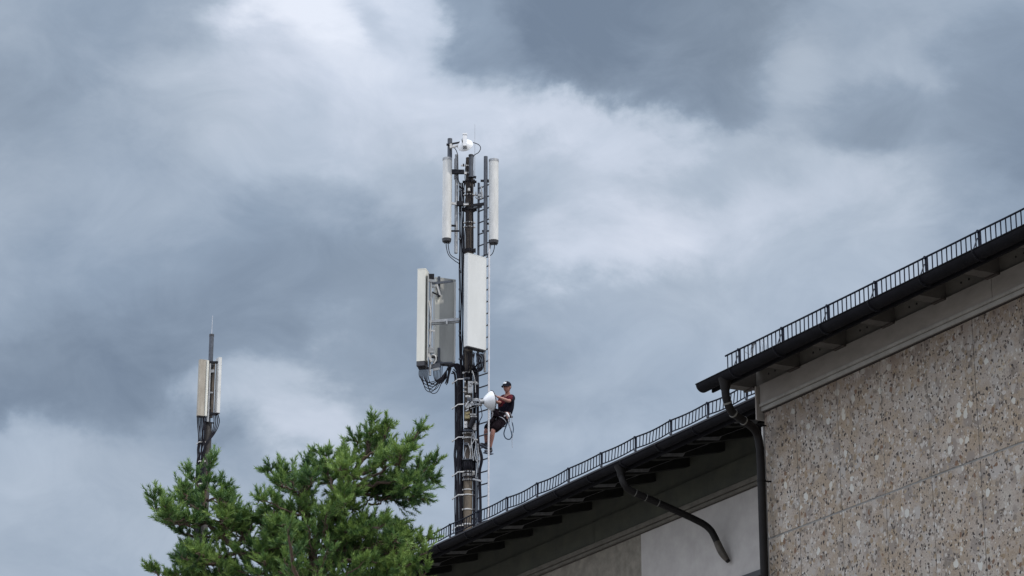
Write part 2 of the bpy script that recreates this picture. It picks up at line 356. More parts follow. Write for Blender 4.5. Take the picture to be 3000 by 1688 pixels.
def thing(name, loc, label, cat_, group=None, rz=0):
    o = bpy.data.objects.new(name, None); COL.objects.link(o); o.location = loc; o.rotation_euler = (0, 0, rz)
    o.empty_display_size = .2
    MW[o.name] = Matrix.Translation(Vector(loc)) @ Matrix.Rotation(rz, 4, 'Z')
    return tag(o, label, cat_, group)
def mb(): return MB()

# ---------------------------------------------------------------- ground
g = mb(); g.add([(-3000, -3000, 0), (3000, -3000, 0), (3000, 3000, 0), (-3000, 3000, 0)], [(0, 1, 2, 3)])
tag(g.build('ground', M['ground']), kind='structure')
g = mb(); g.add([(-60, -40, .004), (8, -40, .004), (-18, 60, .004), (-90, 60, .004)], [(0, 1, 2, 3)])
tag(g.build('pavement', M['asphalt']), kind='structure')

# ---------------------------------------------------------------- building frame
BETA = R(28.8)
EX = Vector((math.sin(BETA), -math.cos(BETA), 0))     # s: along the eaves, towards the camera
TY = Vector((math.cos(BETA), math.sin(BETA), 0))      # t: into the building
def W(s_, t_, z_): return EX * s_ + TY * t_ + Vector((0, 0, z_))
PSI = math.atan2(EX.y, EX.x)
ZU = Vector((0, 0, 1))
def bbox(m, s0, s1, t0, t1, z0, z1): return m.box(W((s0 + s1) / 2, (t0 + t1) / 2, (z0 + z1) / 2), (abs(s1 - s0), abs(t1 - t0), abs(z1 - z0)), EX, TY, ZU)
def off(t_, z_): return TY * t_ + Vector((0, 0, z_))

# ================= tall front building with the pebble wall
S0, S1 = -31.80, -12.0
UB = thing('building', W(S0, 21.8, 0), 'building with the pebble aggregate wall and pale fascia under a dark eave', 'building', rz=PSI)
m = mb(); bbox(m, S0 + .02, S1, 21.806, 34, 0, 13.15); m.build('wall_core', M['joint'], UB)
# aggregate slabs, butted with open joints
m = mb()
zs = [0, 1.2, 3.2, 5.2, 7.2, 9.21, 11.215, 13.17]
xs = [S0] + [-30.97 + 1.045 * k for k in range(18)] + [S1]
for i in range(len(xs) - 1):
    for j in range(len(zs) - 1):
        bbox(m, xs[i] + (.006 if i else .021), xs[i + 1] - .006, 21.8 + random.uniform(-.0015, .0015), 21.8055, zs[j] + .014, zs[j + 1] - .014)
m.build('wall', M['pebble'], UB)
m = mb(); bbox(m, S0, S0 + .016, 21.828, 33.9, 0, 13.1); m.build('end_wall', M['lowwhite'], UB)
# trim, fascia panels, vented band
m = mb(); bbox(m, S0 - .03, S1, 21.765, 21.83, 13.185, 13.245); bbox(m, S0 - .03, S1, 21.74, 21.83, 13.255, 13.30); m.build('trim', M['trim'], UB)
m = mb(); bbox(m, S0 - .01, S1, 21.79, 21.83, 13.17, 13.185); bbox(m, S0 - .01, S1, 21.775, 21.83, 13.245, 13.255); m.build('groove', M['trim_dark'], UB)
m = mb(); edges = [S0 - .03, -26.28, -20.5, -15, S1]
for a, b in zip(edges, edges[1:]): bbox(m, a + .006, b - .006, 21.755, 21.83, 13.308, 13.60)
m.build('fascia', M['fascia'], UB)
m = mb(); bbox(m, S0 - .30, S1, 21.80, 21.9, 13.6, 14.02); m.build('vent_band', M['band'], UB)
BS = [-31.97 + 1.166 * k for k in range(-0, 16)]
for b in BS:
    for k in range(4):
        s_ = b + .34 + .17 * k
        if s_ < S0 or s_ > S1: continue
        m = mb(); m.tube([W(s_, 21.803, 13.735), W(s_, 21.794, 13.735)], .016, 10); m.build('vent_hole', M['hole'], UB)
for b in BS:
    if b < S0 - .3 or b > S1: continue
    m = mb(); wdt = .20
    prof = [off(.02, 0), off(-.70, -.02), off(-.70, .12), off(.02, .34)]
    m.prism(prof, W(b - wdt, 21.8, 13.60), W(b, 21.8, 13.60)); m.build('eave_beam', M['beam'], UB)
    m = mb(); bbox(m, b - wdt - .01, b + .05, 21.70, 21.755, 13.575, 13.598); m.build('painted_beam_shadow', M['trim_dark'], UB)  # dark strip painted as the shadow line where beam meets fascia
# roof slab: thin sheet on dark boards, with the ridge and back slope
m = mb(); SL = .364
prof = [off(0, 0), off(0, .035), off(7.2, 7.2 * SL + .035), off(13.8, 0.6), off(13.8, .5), off(7.2, 7.2 * SL - .02)]
m.prism(prof, W(S0 - .12, 20.86, 13.56), W(S1, 20.86, 13.56)); m.build('roof', M['roof'], UB)
m = mb(); prof = [off(0, -.03), off(0, 0), off(.95, .95 * SL - .003), off(.95, .95 * SL - .05)]
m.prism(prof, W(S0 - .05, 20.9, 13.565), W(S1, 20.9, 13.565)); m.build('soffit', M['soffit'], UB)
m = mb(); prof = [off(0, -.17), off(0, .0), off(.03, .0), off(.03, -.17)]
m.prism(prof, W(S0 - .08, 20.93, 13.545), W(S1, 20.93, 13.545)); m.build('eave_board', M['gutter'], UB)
def gutter(par, s0, s1, t_, z_, r, step, first, mat_, hooks=True):
    m = mb(); n = 12
    outer = [(-math.cos(math.pi * k / n) * r, -math.sin(math.pi * k / n) * r) for k in range(n + 1)]
    inner = [(-math.cos(math.pi * k / n) * (r - .008), -math.sin(math.pi * k / n) * (r - .008)) for k in range(n + 1)][::-1]
    m.prism([off(a, b) for a, b in outer + inner], W(s0, t_, z_), W(s1, t_, z_))
    m.tube([W(s0, t_ - r, z_), W(s1, t_ - r, z_)], .011, 8)       # rolled front bead
    for e in (s0,):                                                # stop end
        m.prism([off(a * .97, b * .97) for a, b in outer], W(e, t_, z_), W(e + .01, t_, z_))
    g = m.build('gutter', mat_, par)
    s_ = first
    while s_ < s1 and hooks:
        h = mb(); pts = [W(s_, t_ - math.cos(math.pi * k / 10) * (r + .008), z_ - math.sin(math.pi * k / 10) * (r + .008)) for k in range(11)]
        for a, b in zip(pts, pts[1:]): h.bar(a, b, .035, .008, EX)
        h.build('gutter_hook', M['bracket'], par); s_ += step
gutter(UB, -31.98, S1, 20.83, 13.50, .115, 1.14, -31.05, M['gutter'])
# downpipe: outlet, swan neck, straight drop on the wall corner
dp = mb()
path = cat([W(-31.36, 20.83, 13.42), W(-31.36, 20.83, 13.26), W(-31.37, 20.86, 13.10), W(-31.42, 20.98, 12.96), W(-31.50, 21.2, 12.90), W(-31.62, 21.48, 12.84), W(-31.68, 21.60, 12.74), W(-31.69, 21.64, 12.55)], 6)
dp.tube(path + [W(-31.69, 21.645, 12.2), W(-31.69, 21.645, 0.1)], .062, 18); DP = dp.build('downpipe', M['pipe'], UB)
m = mb(); m.tube([W(-31.36, 20.83, 13.44), W(-31.36, 20.83, 13.36), W(-31.36, 20.83, 13.26)], [.105, .085, .066], 16); m.build('outlet_funnel', M['pipe'], DP)
for i in (13, 19, 25):
    q = path[i]; d_ = (path[i + 1] - path[i - 1]).normalized(); m = mb(); m.tube([q - d_ * .012, q + d_ * .012], .068, 16); m.build('pipe_collar', M['copper'], DP)
for z_ in (12.05, 10.3, 8.4, 6.5, 4.6, 2.7):
    m = mb(); m.tube([W(-31.69, 21.645, z_), W(-31.69, 21.645, z_ + .03)], .069, 16); m.bar(W(-31.69, 21.70, z_ + .015), W(-31.66, 21.82, z_ + .015), .02); m.build('pipe_clip', M['pipe'], DP)
m = mb(); bbox(m, S0 - .045, S0 - .004, 21.78, 21.86, 0, 12.95); m.build('corner_strip', M['strip'], UB)
m = mb(); bbox(m, S0 - .07, S0 - .04, 21.70, 21.95, 13.06, 13.58); m.build('fascia_end_plate', M['fascia'], UB)
m = mb(); m.bar(W(-31.62, 21.25, 12.86), W(-31.75, 21.8, 12.95), .02, .02); m.build('pipe_stay', M['gutter'], UB)

# ================= rear lower wing with the long dark eave
T0 = 23.5; LS0, LS1 = -74.0, -31.0
LB = thing('building_wing', W(LS1, 25.3, 0), 'long wing in deep shade under a wide dark eave with rafters, behind the pebble wall', 'building', rz=PSI)
m = mb(); bbox(m, LS0, LS1, 25.34, 36, 0, 15.0); m.build('wall_core', M['lowgrey'], LB)
m = mb(); bbox(m, -41.05, LS1, 25.30, 25.336, 0, 13.76); m.build('white_wall_panel', M['lowwhite'], LB)
m = mb(); bbox(m, LS0, -41.058, 25.304, 25.336, 0, 13.76); m.build('brown_wall_panel', M['lowgrey'], LB)  # brown-grey render left of the white panel
m = mb(); bbox(m, LS0, LS1, 25.24, 25.338, 13.775, 13.83); bbox(m, LS0, LS1, 25.22, 25.338, 13.845, 13.93); m.build('trim', M['lowtrim'], LB)
m = mb(); bbox(m, LS0, LS1, 25.28, 25.338, 13.76, 13.775); bbox(m, LS0, LS1, 25.27, 25.338, 13.83, 13.845); bbox(m, LS0, LS1, 25.265, 25.338, 13.93, 13.943); m.build('groove', M['trim_dark'], LB)
m = mb(); ed = [LS0] + [-72 + 1.17 * 5 * k for k in range(8)] + [LS1]
ed = sorted(set([LS0, -66.1, -60.2, -54.4, -48.5, -42.68, -36.9, LS1]))
for a, b in zip(ed, ed[1:]): bbox(m, a + .006, b - .006, 25.255, 25.338, 13.95, 14.36)
for a, b in zip(ed, ed[1:]): bbox(m, a, b, 25.30, 25.345, 14.36, 15.05)
m.build('upper_wall_band', M['lowband'], LB)
k = 0; s_ = -43.99 + 1.168 * 10
while s_ > LS0:
    m = mb(); wd = .14
    prof = [off(0, -.18), off(-1.05, -.46), off(-1.40, -.53), off(-1.62, -.52), off(-1.62, -.42), off(0, .12)]
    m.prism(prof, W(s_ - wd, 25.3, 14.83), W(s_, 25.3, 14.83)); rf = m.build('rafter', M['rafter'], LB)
    m = mb(); prof = [off(-.02, .045), off(-.85, -.335), off(-.9, -.41), off(-1.36, -.475), off(-1.36, -.425), off(-.9, -.35), off(-.02, .058)]
    m.prism(prof, W(s_ + .003, 25.3, 14.83), W(s_ + .02, 25.3, 14.83)); m.build('batten', M['batten'], rf)
    s_ -= 1.168
m = mb(); prof = [off(0, 0), off(0, .035), off(7.5, 7.5 * SL + .035), off(15, .2), off(15, .1), off(7.5, 7.5 * SL - .02)]
m.prism(prof, W(LS0, 23.46, 14.36), W(LS1, 23.46, 14.36)); m.build('roof', M['roof'], LB)
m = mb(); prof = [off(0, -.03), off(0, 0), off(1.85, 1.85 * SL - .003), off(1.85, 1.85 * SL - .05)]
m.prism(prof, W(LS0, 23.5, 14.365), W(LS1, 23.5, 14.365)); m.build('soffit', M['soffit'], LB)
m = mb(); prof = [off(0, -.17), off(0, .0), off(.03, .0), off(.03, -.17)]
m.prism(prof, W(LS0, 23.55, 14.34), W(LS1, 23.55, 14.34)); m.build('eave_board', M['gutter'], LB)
gutter(LB, LS0, LS1 - .2, 23.45, 14.30, .095, 1.168, -72.4, M['gutter'])
dp = mb()
path = cat([W(-38.70, 23.45, 14.24), W(-38.66, 23.45, 14.05), W(-38.60, 23.47, 13.90), W(-38.58, 23.60, 13.79), W(-38.5, 24.1, 13.62), W(-38.38, 24.8, 13.37), W(-38.32, 25.02, 13.24), W(-38.26, 25.10, 13.08), W(-38.15, 25.16, 12.80), W(-38.05, 25.24, 12.60)], 5)
dp.tube(path, [.062] * (len(path) - 7) + [.062, .062, .06, .058, .054, .046, .038], 16)
DL = dp.build('downpipe', M['pipe'], LB)
m = mb(); m.tube([W(-38.70, 23.45, 14.25), W(-38.68, 23.45, 14.15), W(-38.665, 23.45, 14.04)], [.11, .08, .066], 14); m.build('outlet_funnel', M['pipe'], DL)
for i in (16, 18, 20):
    q = path[i]; d_ = (path[i + 1] - path[i - 1]).normalized(); m = mb(); m.tube([q - d_ * .006, q + d_ * .006], .066, 14); m.build('pipe_collar', M['copper'], DL)
m = mb(); i = len(path) - 9; m.tube(path[i:], [.064, .067, .068, .068, .066, .062, .055, .047, .036][:len(path) - i], 16); m.build('pipe_shoe', M['pipe_end'], DL)
m = mb(); bbox(m, -37.85, -34.5, 25.23, 25.299, 12.16, 12.26); bbox(m, -37.85, -37.76, 25.23, 25.299, 10.4, 12.16); bbox(m, -34.59, -34.5, 25.23, 25.299, 10.4, 12.16); bbox(m, -37.76, -34.59, 25.23, 25.299, 10.4, 10.48)
WN = m.build('window', M['winframe'], LB)
m = mb(); bbox(m, -37.75, -34.6, 25.27, 25.296, 10.49, 12.15); m.build('pane', M['glass'], WN)

# ---------------------------------------------------------------- snow guards on the two eaves
def guard(label, s_posts, s_start, s_end, t_, z0, h, wob, npick, name='snow_guard', stay=True):
    G = thing(name, W(s_start, t_, z0), label, 'snow guard', 'snow guards along the eaves', rz=PSI)
    rnd = random.Random(3)
    tilt = {i: rnd.uniform(-1, 1) for i in range(80)}
    def frame(s_):                        # sag / lean of the bent rails
        i = max([k for k, p in enumerate(s_posts) if p <= s_] + [0]); a = s_posts[i]; b = s_posts[min(i + 1, len(s_posts) - 1)]
        ph = (s_ - a) / (b - a) if b > a and s_ >= a else 0
        return i, ph
    def rail_pt(s_, top):
        i, ph = frame(s_); dz = -wob * (.30 + .7 * abs(tilt[i])) * math.sin(math.pi * min(1, max(0, ph))) * (1 if top else 1.1)
        return W(s_, t_, z0 + (h if top else 0.0) + dz)
    m1 = mb()
    for top in (1, 0):
        s_ = s_start; pts = []
        while s_ < s_end - .001: pts.append(rail_pt(s_, top)); s_ += .145
        pts.append(rail_pt(s_end, top)); m1.tube(pts, .0145 if top else .012, 6)
    m1.build('rail', M['guard'], G)
    cuts = [s_start] + [p for p in s_posts if s_start < p < s_end] + [s_end]
    for a, b in zip(cuts, cuts[1:]):
        n = max(1, round((b - a) / npick)); m2 = mb()
        for k in range(n):
            s_ = a + (b - a) * (k + .5) / n; i, ph = frame(s_)
            lean = wob * 1.5 * (math.sin(math.pi * ph) * (.6 + .4 * tilt[i]) )
            p0 = rail_pt(s_, 0); p1 = rail_pt(min(s_end, s_ + lean), 1)
            md = (p0 + p1) / 2 + EX * rnd.uniform(-.3, .3) * wob * .25
            m2.tube([p0, md, p1], .0088, 6, caps=False)
        if m2.v: m2.build('railing_bars', M['guard'], G)
    for p in s_posts:
        if not (s_start <= p <= s_end): continue
        m3 = mb(); zb_ = z0 - .05
        m3.bar(W(p, t_ + .012, zb_), W(p, t_ + .012, z0 + h + .02), .034, .014, TY)
        m3.tube([W(p, t_ - .014, z0 + h - .002), W(p, t_ + .028, z0 + h - .002)], .024, 10)
        m3.build('post', M['guard'], G)
        m4 = mb(); m4.bar(W(p - .01, t_ - .005, z0 + h * .62), W(p - .085, t_ - .03, z0 - .01), .012, .012) if stay else m4.box(W(p + .01, t_, z0 - .03), (.05, .03, .04), EX, TY, ZU)
        m4.build('stay' if stay else 'foot', M['galv_dark'], G)
    return G
pu = [-31.27 + 1.134 * k for k in range(-0, 17)]
guard('straight black railing on the roof edge above the pebble wall', pu, -31.62, S1, 21.02, 13.655, .235, .004, .103)
pl = [-35.93 - 1.168 * k for k in range(32)][::-1] + [-34.76, -33.59]
guard('dented black railing with leaning bars on the long dark eave in front of the mast', pl, -73.4, -32.2, 23.49, 14.468, .205, .034, .108, stay=False)
# loose coil of wire caught on the upper guard
CW = thing('wire_coil', W(-31.0, 21.2, 13.75), 'small loose coil of wire stuck on the railing near its free end', 'wire coil')
m = mb()
for k in range(4):
    pts = [W(-31.02 + math.cos(a) * (.13 + .015 * k) + .02 * k, 21.16 + .01 * k, 13.84 + math.sin(a) * (.13 + .01 * k)) for a in [2 * math.pi * j / 18 for j in range(19)]]
    m.tube(pts, .0045, 5)
m.tube(cat([W(-31.15, 21.15, 13.80), W(-31.22, 21.1, 13.86), W(-31.20, 21.1, 13.92), W(-31.12, 21.12, 13.93)]), .004, 5)
m.build('wire_loops', M['galv'], CW)

# ================================================================ main mast
YM = 54.0
PX = .00716                                # metres per photo pixel at the mast
base = Vector((-.925, YM, 15.0))
MA = thing('radio_mast', base, 'tall brown mast carrying antennas and thick black cables on the roof, beside the climber', 'radio mast')
def P(x, y, dY=0.): return A(x, y, YM + dY)
def vt(m, x, y0, y1, dY, r, n=12, lean=None):          # upright tube through pixel x
    a = P(x, y1, dY); b = P(x, y0, dY); b.x = a.x; b.y = a.y
    return m.tube([a, b], r, n)
m = mb(); a = base.copy(); m.tube([a, Vector((a.x, a.y, P(1371, 1410).z))], .098, 24); m.build('lower_pole', M['pole_low'], MA)
m = mb(); m.tube([Vector((a.x, a.y, P(1371, 1410).z)), Vector((a.x, a.y, P(1371, 1290).z)), Vector((a.x, a.y, P(1371, 800).z))], [.092, .092, .09], 24); m.build('middle_pole', M['pole'], MA)
m = mb(); m.tube([Vector((a.x, a.y, P(1371, 800).z)), Vector((a.x, a.y, P(1371, 500).z))], .086, 24); m.tube([Vector((a.x - .03, a.y, P(1371, 500).z)), Vector((a.x - .03, a.y, P(1371, 463).z))], .055, 16); m.build('upper_pole', M['pole'], MA)
# short tube bolted beside the top
m = mb(); vt(m, 1380, 456, 519, -.12, .050, 16); m.tube([P(1380, 520, -.12), P(1380, 517, -.12)], .06, 14); m.build('stub_tube', M['galv_dark'], MA)
m = mb(); vt(m, 1380, 454, 458, -.12, .056, 16); m.build('stub_cap', M['cap'], MA)
# clamps: light rings round the pole
def ring(y, dz, r, mt_='light_clamp', x=None, tilt_=0, nm='clamp'):
    z = P(1371, y).z; m = mb(); cx = a.x if x is None else x
    m.tube([(cx, a.y, z), (cx, a.y, z + dz)], r, 22)
    for sx in (-1, 1): m.box((cx + sx * (r + .012), a.y - .02, z + dz / 2), (.04, .05, dz * 1.4))
    m.build(nm, M[mt_], MA)
for y, dz, r in ((574, .02, .100), (655, .018, .098), (668, .018, .098), (1096, .03, .104), (1273, .024, .106), (1287, .03, .108), (1386, .026, .112), (1397, .05, .112), (1409, .024, .106), (1438, .022, .108), (1453, .022, .108), (1496, .026, .108), (1540, .03, .11)):
    ring(y, dz, r)
ring(618, .05, .13, 'bracket'); ring(536, .03, .12, 'bracket'); ring(739, .06, .11, 'bracket')
# flange and hopper-like joint at mid height
m = mb(); z = P(1371, 1350).z; m.box((a.x + .03, a.y - .02, z), (.30, .24, .03)); m.build('flange', M['galv_dark'], MA)
m = mb(); m.tube([(a.x, a.y, z - .02), (a.x, a.y, z - .14), (a.x, a.y, z - .22)], [.13, .125, .095], 18); m.build('flange_sleeve', M['bracket'], MA)

# mounting tubes
m = mb(); vt(m, 1316.5, 407, 600, -.1, .052, 16); MT = m.build('mounting_tube', M['galv_dark'], MA)
m = mb(); vt(m, 1335.5, 454, 742, .0, .038, 14); m.build('mounting_tube', M['galv'], MA)
m = mb(); vt(m, 1336, 466, 525, .0, .046, 14); m.build('tube_sleeve', M['galv'], MA)
m = mb(); vt(m, 1422, 459, 747, -.1, .043, 14); m.build('mounting_tube', M['galv_dark'], MA)
for (x0, x1, y, dy, w_, mt_) in ((1323, 1360, 504, 0, .09, 'bracket'), (1323, 1362, 596, 4, .05, 'light_clamp'), (1338, 1358, 597, 0, .1, 'bracket'), (1323, 1338, 500, 0, .05, 'bracket'), (1380, 1424, 603, -6, .06, 'bracket'), (1380, 1412, 612, -6, .035, 'bracket'), (1322, 1346, 677, 0, .035, 'bracket'), (1412, 1436, 677, 0, .035, 'bracket'), (1408, 1436, 530, 0, .045, 'bracket'), (1350, 1378, 485, 0, .03, 'light_clamp'), (1352, 1376, 506, 0, .035, 'galv'), (1372, 1395, 517, 3, .05, 'bracket'), (1424, 1446, 530, 2, .06, 'bracket'), (1308, 1334, 500, 2, .06, 'bracket'), (1308, 1336, 660, 2, .04, 'bracket'), (1424, 1446, 655, 2, .04, 'bracket')):
    m = mb(); m.bar(P(x0, y, -.1), P(x1, y + dy, -.1), w_ * .7, w_); m.build('bracket', M[mt_], MA)
for (x, y, w_, h_, mt_) in ((1374, 556, .05, .06, 'light_clamp'), (1366, 600, .10, .035, 'light_clamp'), (1370, 598, .05, .07, 'cap'), (1364, 508, .05, .05, 'light_clamp'), (1358, 484, .03, .05, 'bracket'), (1388, 530, .06, .05, 'bracket'), (1390, 542, .03, .07, 'bracket'), (1394, 566, .03, .05, 'galv'), (1405, 573, .06, .05, 'galv'), (1361, 562, .03, .03, 'galv')):
    m = mb(); m.box(P(x, y, -.17), (w_, .05, h_)); m.build('fitting', M[mt_], MA)
# hoop of the ladder rest at the top
m = mb(); m.tube(cat([P(1394, 574, -.05), P(1405, 568, -.1), P(1410, 560, -.12), P(1410, 545, -.12)]), .014, 8); m.tube(cat([P(1394, 578, -.1), P(1404, 583, -.12), P(1412, 579, -.12), P(1411, 562, -.12)]), .02, 8); m.build('ladder_hook', M['galv'], MA)
# lightning rod
m = mb(); m.tube([P(1391, 516, -.05), P(1391.3, 364, -.05)], [.006, .003], 6); m.build('lightning_rod', M['galv'], MA)

# lower equipment fixed along the pole
EQ = [(1378, 1136, .10, .26, 'galv'), (1379, 1128, .055, .06, 'light_clamp'), (1368, 1110, .12, .035, 'galv_dark'), (1371, 1163, .10, .04, 'light_clamp'), (1375, 1175, .09, .14, 'galv_dark'), (1369, 1218, .11, .15, 'brass'), (1382, 1186, .10, .12, 'galv'), (1369, 1190, .07, .12, 'galv'), (1390, 1178, .07, .06, 'galv'), (1388, 1192, .10, .03, 'bracket'), (1396, 1172, .06, .03, 'light_clamp'), (1364, 1246, .07, .14, 'light_clamp'), (1389, 1252, .09, .15, 'light_clamp'), (1372, 1262, .22, .04, 'galv_dark'), (1384, 1216, .16, .03, 'light_clamp'), (1388, 1222, .13, .025, 'light_clamp'), (1362, 1137, .06, .02, 'light_clamp'), (1362, 1149, .06, .02, 'light_clamp'), (1392, 1122, .09, .02, 'light_clamp'), (1398, 1126, .05, .03, 'galv'), (1394, 1290, .07, .025, 'light_clamp'), (1366, 1302, .08, .05, 'galv_dark'), (1362, 1120, .03, .03, 'light_clamp')]
for (x, y, w_, h_, k_) in EQ:
    m = mb(); c = P(x, y, -.16); m.box(c, (w_, .1, h_)); m.box(c + Vector((0, -.055, h_ * .2)), (w_ * .5, .02, h_ * .25)); m.build('fitting', M[k_], MA)
m = mb(); m.tube([P(1389, 1225, -.25), P(1376, 1254, -.25)], [.06, .05], 14); m.build('damper', M['bracket'], MA)
m = mb(); m.tube([P(1363, 1192, -.22), P(1373, 1176, -.22)], .02, 8); m.tube([P(1365, 1205, -.22), P(1373, 1200, -.22)], .02, 8); m.build('strut', M['galv'], MA)
m = mb()
rr = random.Random(12)
for pts in ([(1384, 1170), (1395, 1168), (1406, 1170)], [(1378, 1198), (1393, 1192), (1406, 1188)], [(1386, 1264), (1389, 1290), (1378, 1310), (1380, 1345)], [(1390, 1270), (1394, 1300), (1390, 1330), (1396, 1352)], [(1372, 1300), (1378, 1320), (1376, 1345)], [(1364, 1345), (1361, 1330), (1366, 1312)], [(1396, 1320), (1399, 1345), (1398, 1368), (1394, 1400)], [(1383, 1086), (1388, 1100), (1392, 1120), (1393, 1150)], [(1384, 1272), (1381, 1300), (1385, 1330), (1387, 1350)], [(1400, 1300), (1401, 1322), (1406, 1345), (1401, 1362)]):
    m = mb(); m.tube(cat([P(x, y, -.2) for x, y in pts]), .0095, 6); m.build('conduit', M['galv'], MA)
m = mb()
for xx in (1362, 1367, 1376, 1381): m.tube(cat([P(xx, 1352, -.14), P(xx + rr.uniform(-2, 2), 1366, -.16), P(xx + rr.uniform(-1, 1), 1378, -.13), P(xx + 1, 1410, -.13)]), .01, 6)
for xx in (1386, 1390): m.tube(cat([P(xx, 1390, -.05), P(xx + 1, 1450, -.05), P(xx, 1560, -.05)]), .012, 6)
m.build('thin_cables', M['cable'], MA)

# black cable harness left of the pole
m = mb()
for k in range(8):
    x = 1333.5 + k * 3.1; j = [rr.uniform(-1.3, 1.3) for _ in range(8)]; dy = -.02 - .08 * math.sin(k / 7 * math.pi)
    bow = -4 * max(0, 1 - k / 3)
    x0 = 1322 + k * 3.4 if k < 5 else x + 2
    m.tube(cat([P(x0, 1070 + 6 * (4 - k if k < 4 else 0), dy), P(x + j[0] * .5 - (2 if k < 2 else 0), 1100, dy), P(x + j[1], 1160, dy), P(x + j[2], 1230, dy), P(x + j[3], 1290, dy), P(x + bow * .5 + j[4], 1330, dy), P(x + bow * .5, 1350, dy), P(x + j[5], 1400, dy), P(x + j[6], 1480, dy), P(x + j[7], 1585, dy)], 4), .0135 + .002 * (k % 2), 8)
m.build('cable_harness', M['cable'], MA)
m = mb()
for k in range(6):
    x = 1346.5 + k * 2.5; pts = [P(x + rr.uniform(-1.4, 1.4) - (2 if yy < 700 else 0) * 0, yy, -.02) for yy in (536, 600, 660, 720, 790, 850, 900, 960, 1020, 1075, 1110)]
    m.tube(cat(pts, 4), .0105, 7)
m.build('cable_harness', M['cable'], MA)
m = mb()
for y in (560, 625, 700, 790, 848, 912, 970, 983, 1052):
    m.box(P(1347, y, -.06), (.05, .04, .03))
m.build('cable_clips', M['galv_dark'], MA)
m = mb()
for k in range(3):
    x = 1386 + k * 3; m.tube(cat([P(x - 2, 1078, -.02), P(x + 2, 1105, 0), P(x + 1, 1200, 0), P(x, 1280, 0), P(x + 1, 1380, 0), P(x, 1580, 0)], 4), .012, 7)
m.build('cable_harness', M['cable'], MA); m = mb()
for k in range(4):
    m.tube(cat([P(1366 + 4 * k, 470 + 9 * k, -.1), P(1362 + 6 * k, 520, -.13), P(1366 + 5 * k + rr.uniform(-4, 4), 560, -.13), P(1362 + 6 * k, 600, -.12), P(1364 + 5 * k + rr.uniform(-3, 3), 640, -.11), P(1361 + 6.5 * k, 690, -.11), P(1362 + 6 * k, 748, -.11)], 4), .0085, 6)
m.build('thin_cables', M['cable'], MA); m = mb()
m.tube(cat([P(1374, 532, -.02), P(1382, 560, -.1), P(1385, 620, -.08), P(1386, 680, -.07), P(1386, 745, -.07)], 4), .012, 7)
m.tube(cat([P(1364, 530, -.1), P(1360, 548, -.1), P(1355, 566, -.1), P(1354, 620, -.1)], 4), .009, 7)
m.build('cable_harness', M['cable'], MA); m = mb()
m.tube(cat([P(1338, 520, -.06), P(1346, 534, -.1), P(1352, 550, -.1), P(1356, 566, -.1)], 4), .007, 7)
m.build('cable_harness', M['cable'], MA)
m = mb()
for k in range(2):
    m.tube(cat([P(1384 + 4 * k, 1070, -.1), P(1392 + 5 * k, 1090, -.14), P(1397 + 4 * k, 1125, -.14), P(1398 + 3 * k, 1180, -.05), P(1398 + 3 * k, 1260, -.05), P(1400 + 4 * k, 1305, -.1), P(1407 + 4 * k, 1330, -.12), P(1409 + 4 * k, 1350, -.12), P(1404 + 3 * k, 1380, -.1), P(1404 + 3.4 * k, 1420, -.1), P(1406 + 3 * k, 1480, -.1), P(1406 + 3 * k, 1590, -.1)], 5), .018, 8)
m.build('cable_hose', M['cable'], MA)
# light straps holding the harness to the pole
for y in (1112, 1186, 1282, 1384, 1451, 1541):
    m = mb(); pts = [P(1326, y + 11, -.02), P(1334, y + 5, -.12), P(1342, y - 1, -.16), P(1360, y - 2, -.16)]
    for p, q in zip(pts, pts[1:]): m.bar(p, q, .012, .022)
    m.box(P(1326, y + 11, 0), (.03, .05, .03)); m.build('strap', M['light_clamp'], MA)
m = mb(); m.bar(P(1386, 1404, -.15), P(1412, 1410, -.15), .03, .035); m.build('strap', M['galv'], MA)
# side arm to the left antenna pair
m = mb(); m.bar(P(1258, 943, -.1), P(1346, 936, -.1), .05, .06); m.bar(P(1258, 952, -.06), P(1346, 944, -.06), .04, .022); m.box(P(1309, 944, -.13), (.03, .06, .12)); m.build('side_arm', M['galv'], MA)
m = mb(); vt(m, 1259.5, 808, 1100, -.05, .030, 14); m.build('mounting_tube', M['galv'], MA)
for y0_, y1_ in ((811, 870), (1020, 1066)):
    m = mb(); vt(m, 1285.5, y0_, y1_, .15, .030, 14); m.build('mounting_tube', M['galv_dark'], MA)
for (x0, y0, x1, y1, w_, mt_, dY) in ((1266, 831, 1327, 824, .05, 'galv_dark', .1), (1254, 812, 1272, 812, .13, 'bracket', -.05), (1256, 822, 1272, 824, .06, 'galv', -.07), (1266, 856, 1290, 868, .03, 'bracket', .05), (1262, 842, 1276, 838, .05, 'galv', .05), (1280, 833, 1290, 868, .035, 'light_clamp', .1), (1249, 967, 1274, 970, .035, 'light_clamp', -.07), (1251, 1027, 1270, 1027, .12, 'galv', -.07), (1252, 1042, 1282, 1050, .05, 'bracket', -.02), (1255, 1036, 1264, 1060, .05, 'light_clamp', -.1), (1270, 1064, 1326, 1062, .03, 'galv_dark', .1), (1256, 1076, 1290, 1070, .09, 'galv_dark', .02), (1268, 1084, 1288, 1080, .05, 'galv', .0)):
    m = mb(); m.bar(P(x0, y0, dY), P(x1, y1, dY), w_ * .5, w_); m.build('bracket', M[mt_], MA)
m = mb(); m.tube(cat([P(1256, 880, -.1), P(1260, 905, -.12), P(1262, 935, -.12), P(1260, 975, -.12), P(1258, 1010, -.12)]), .014, 8); m.tube(cat([P(1268, 860, .1), P(1262, 895, .1), P(1258, 925, 0)]), .012, 8); m.tube(cat([P(1264, 1045, -.1), P(1268, 1040, -.12), P(1276, 1044, -.12), P(1277, 1056, -.12), P(1270, 1066, -.12)]), .014, 8); m.build('white_lead', M['light_clamp'], MA)
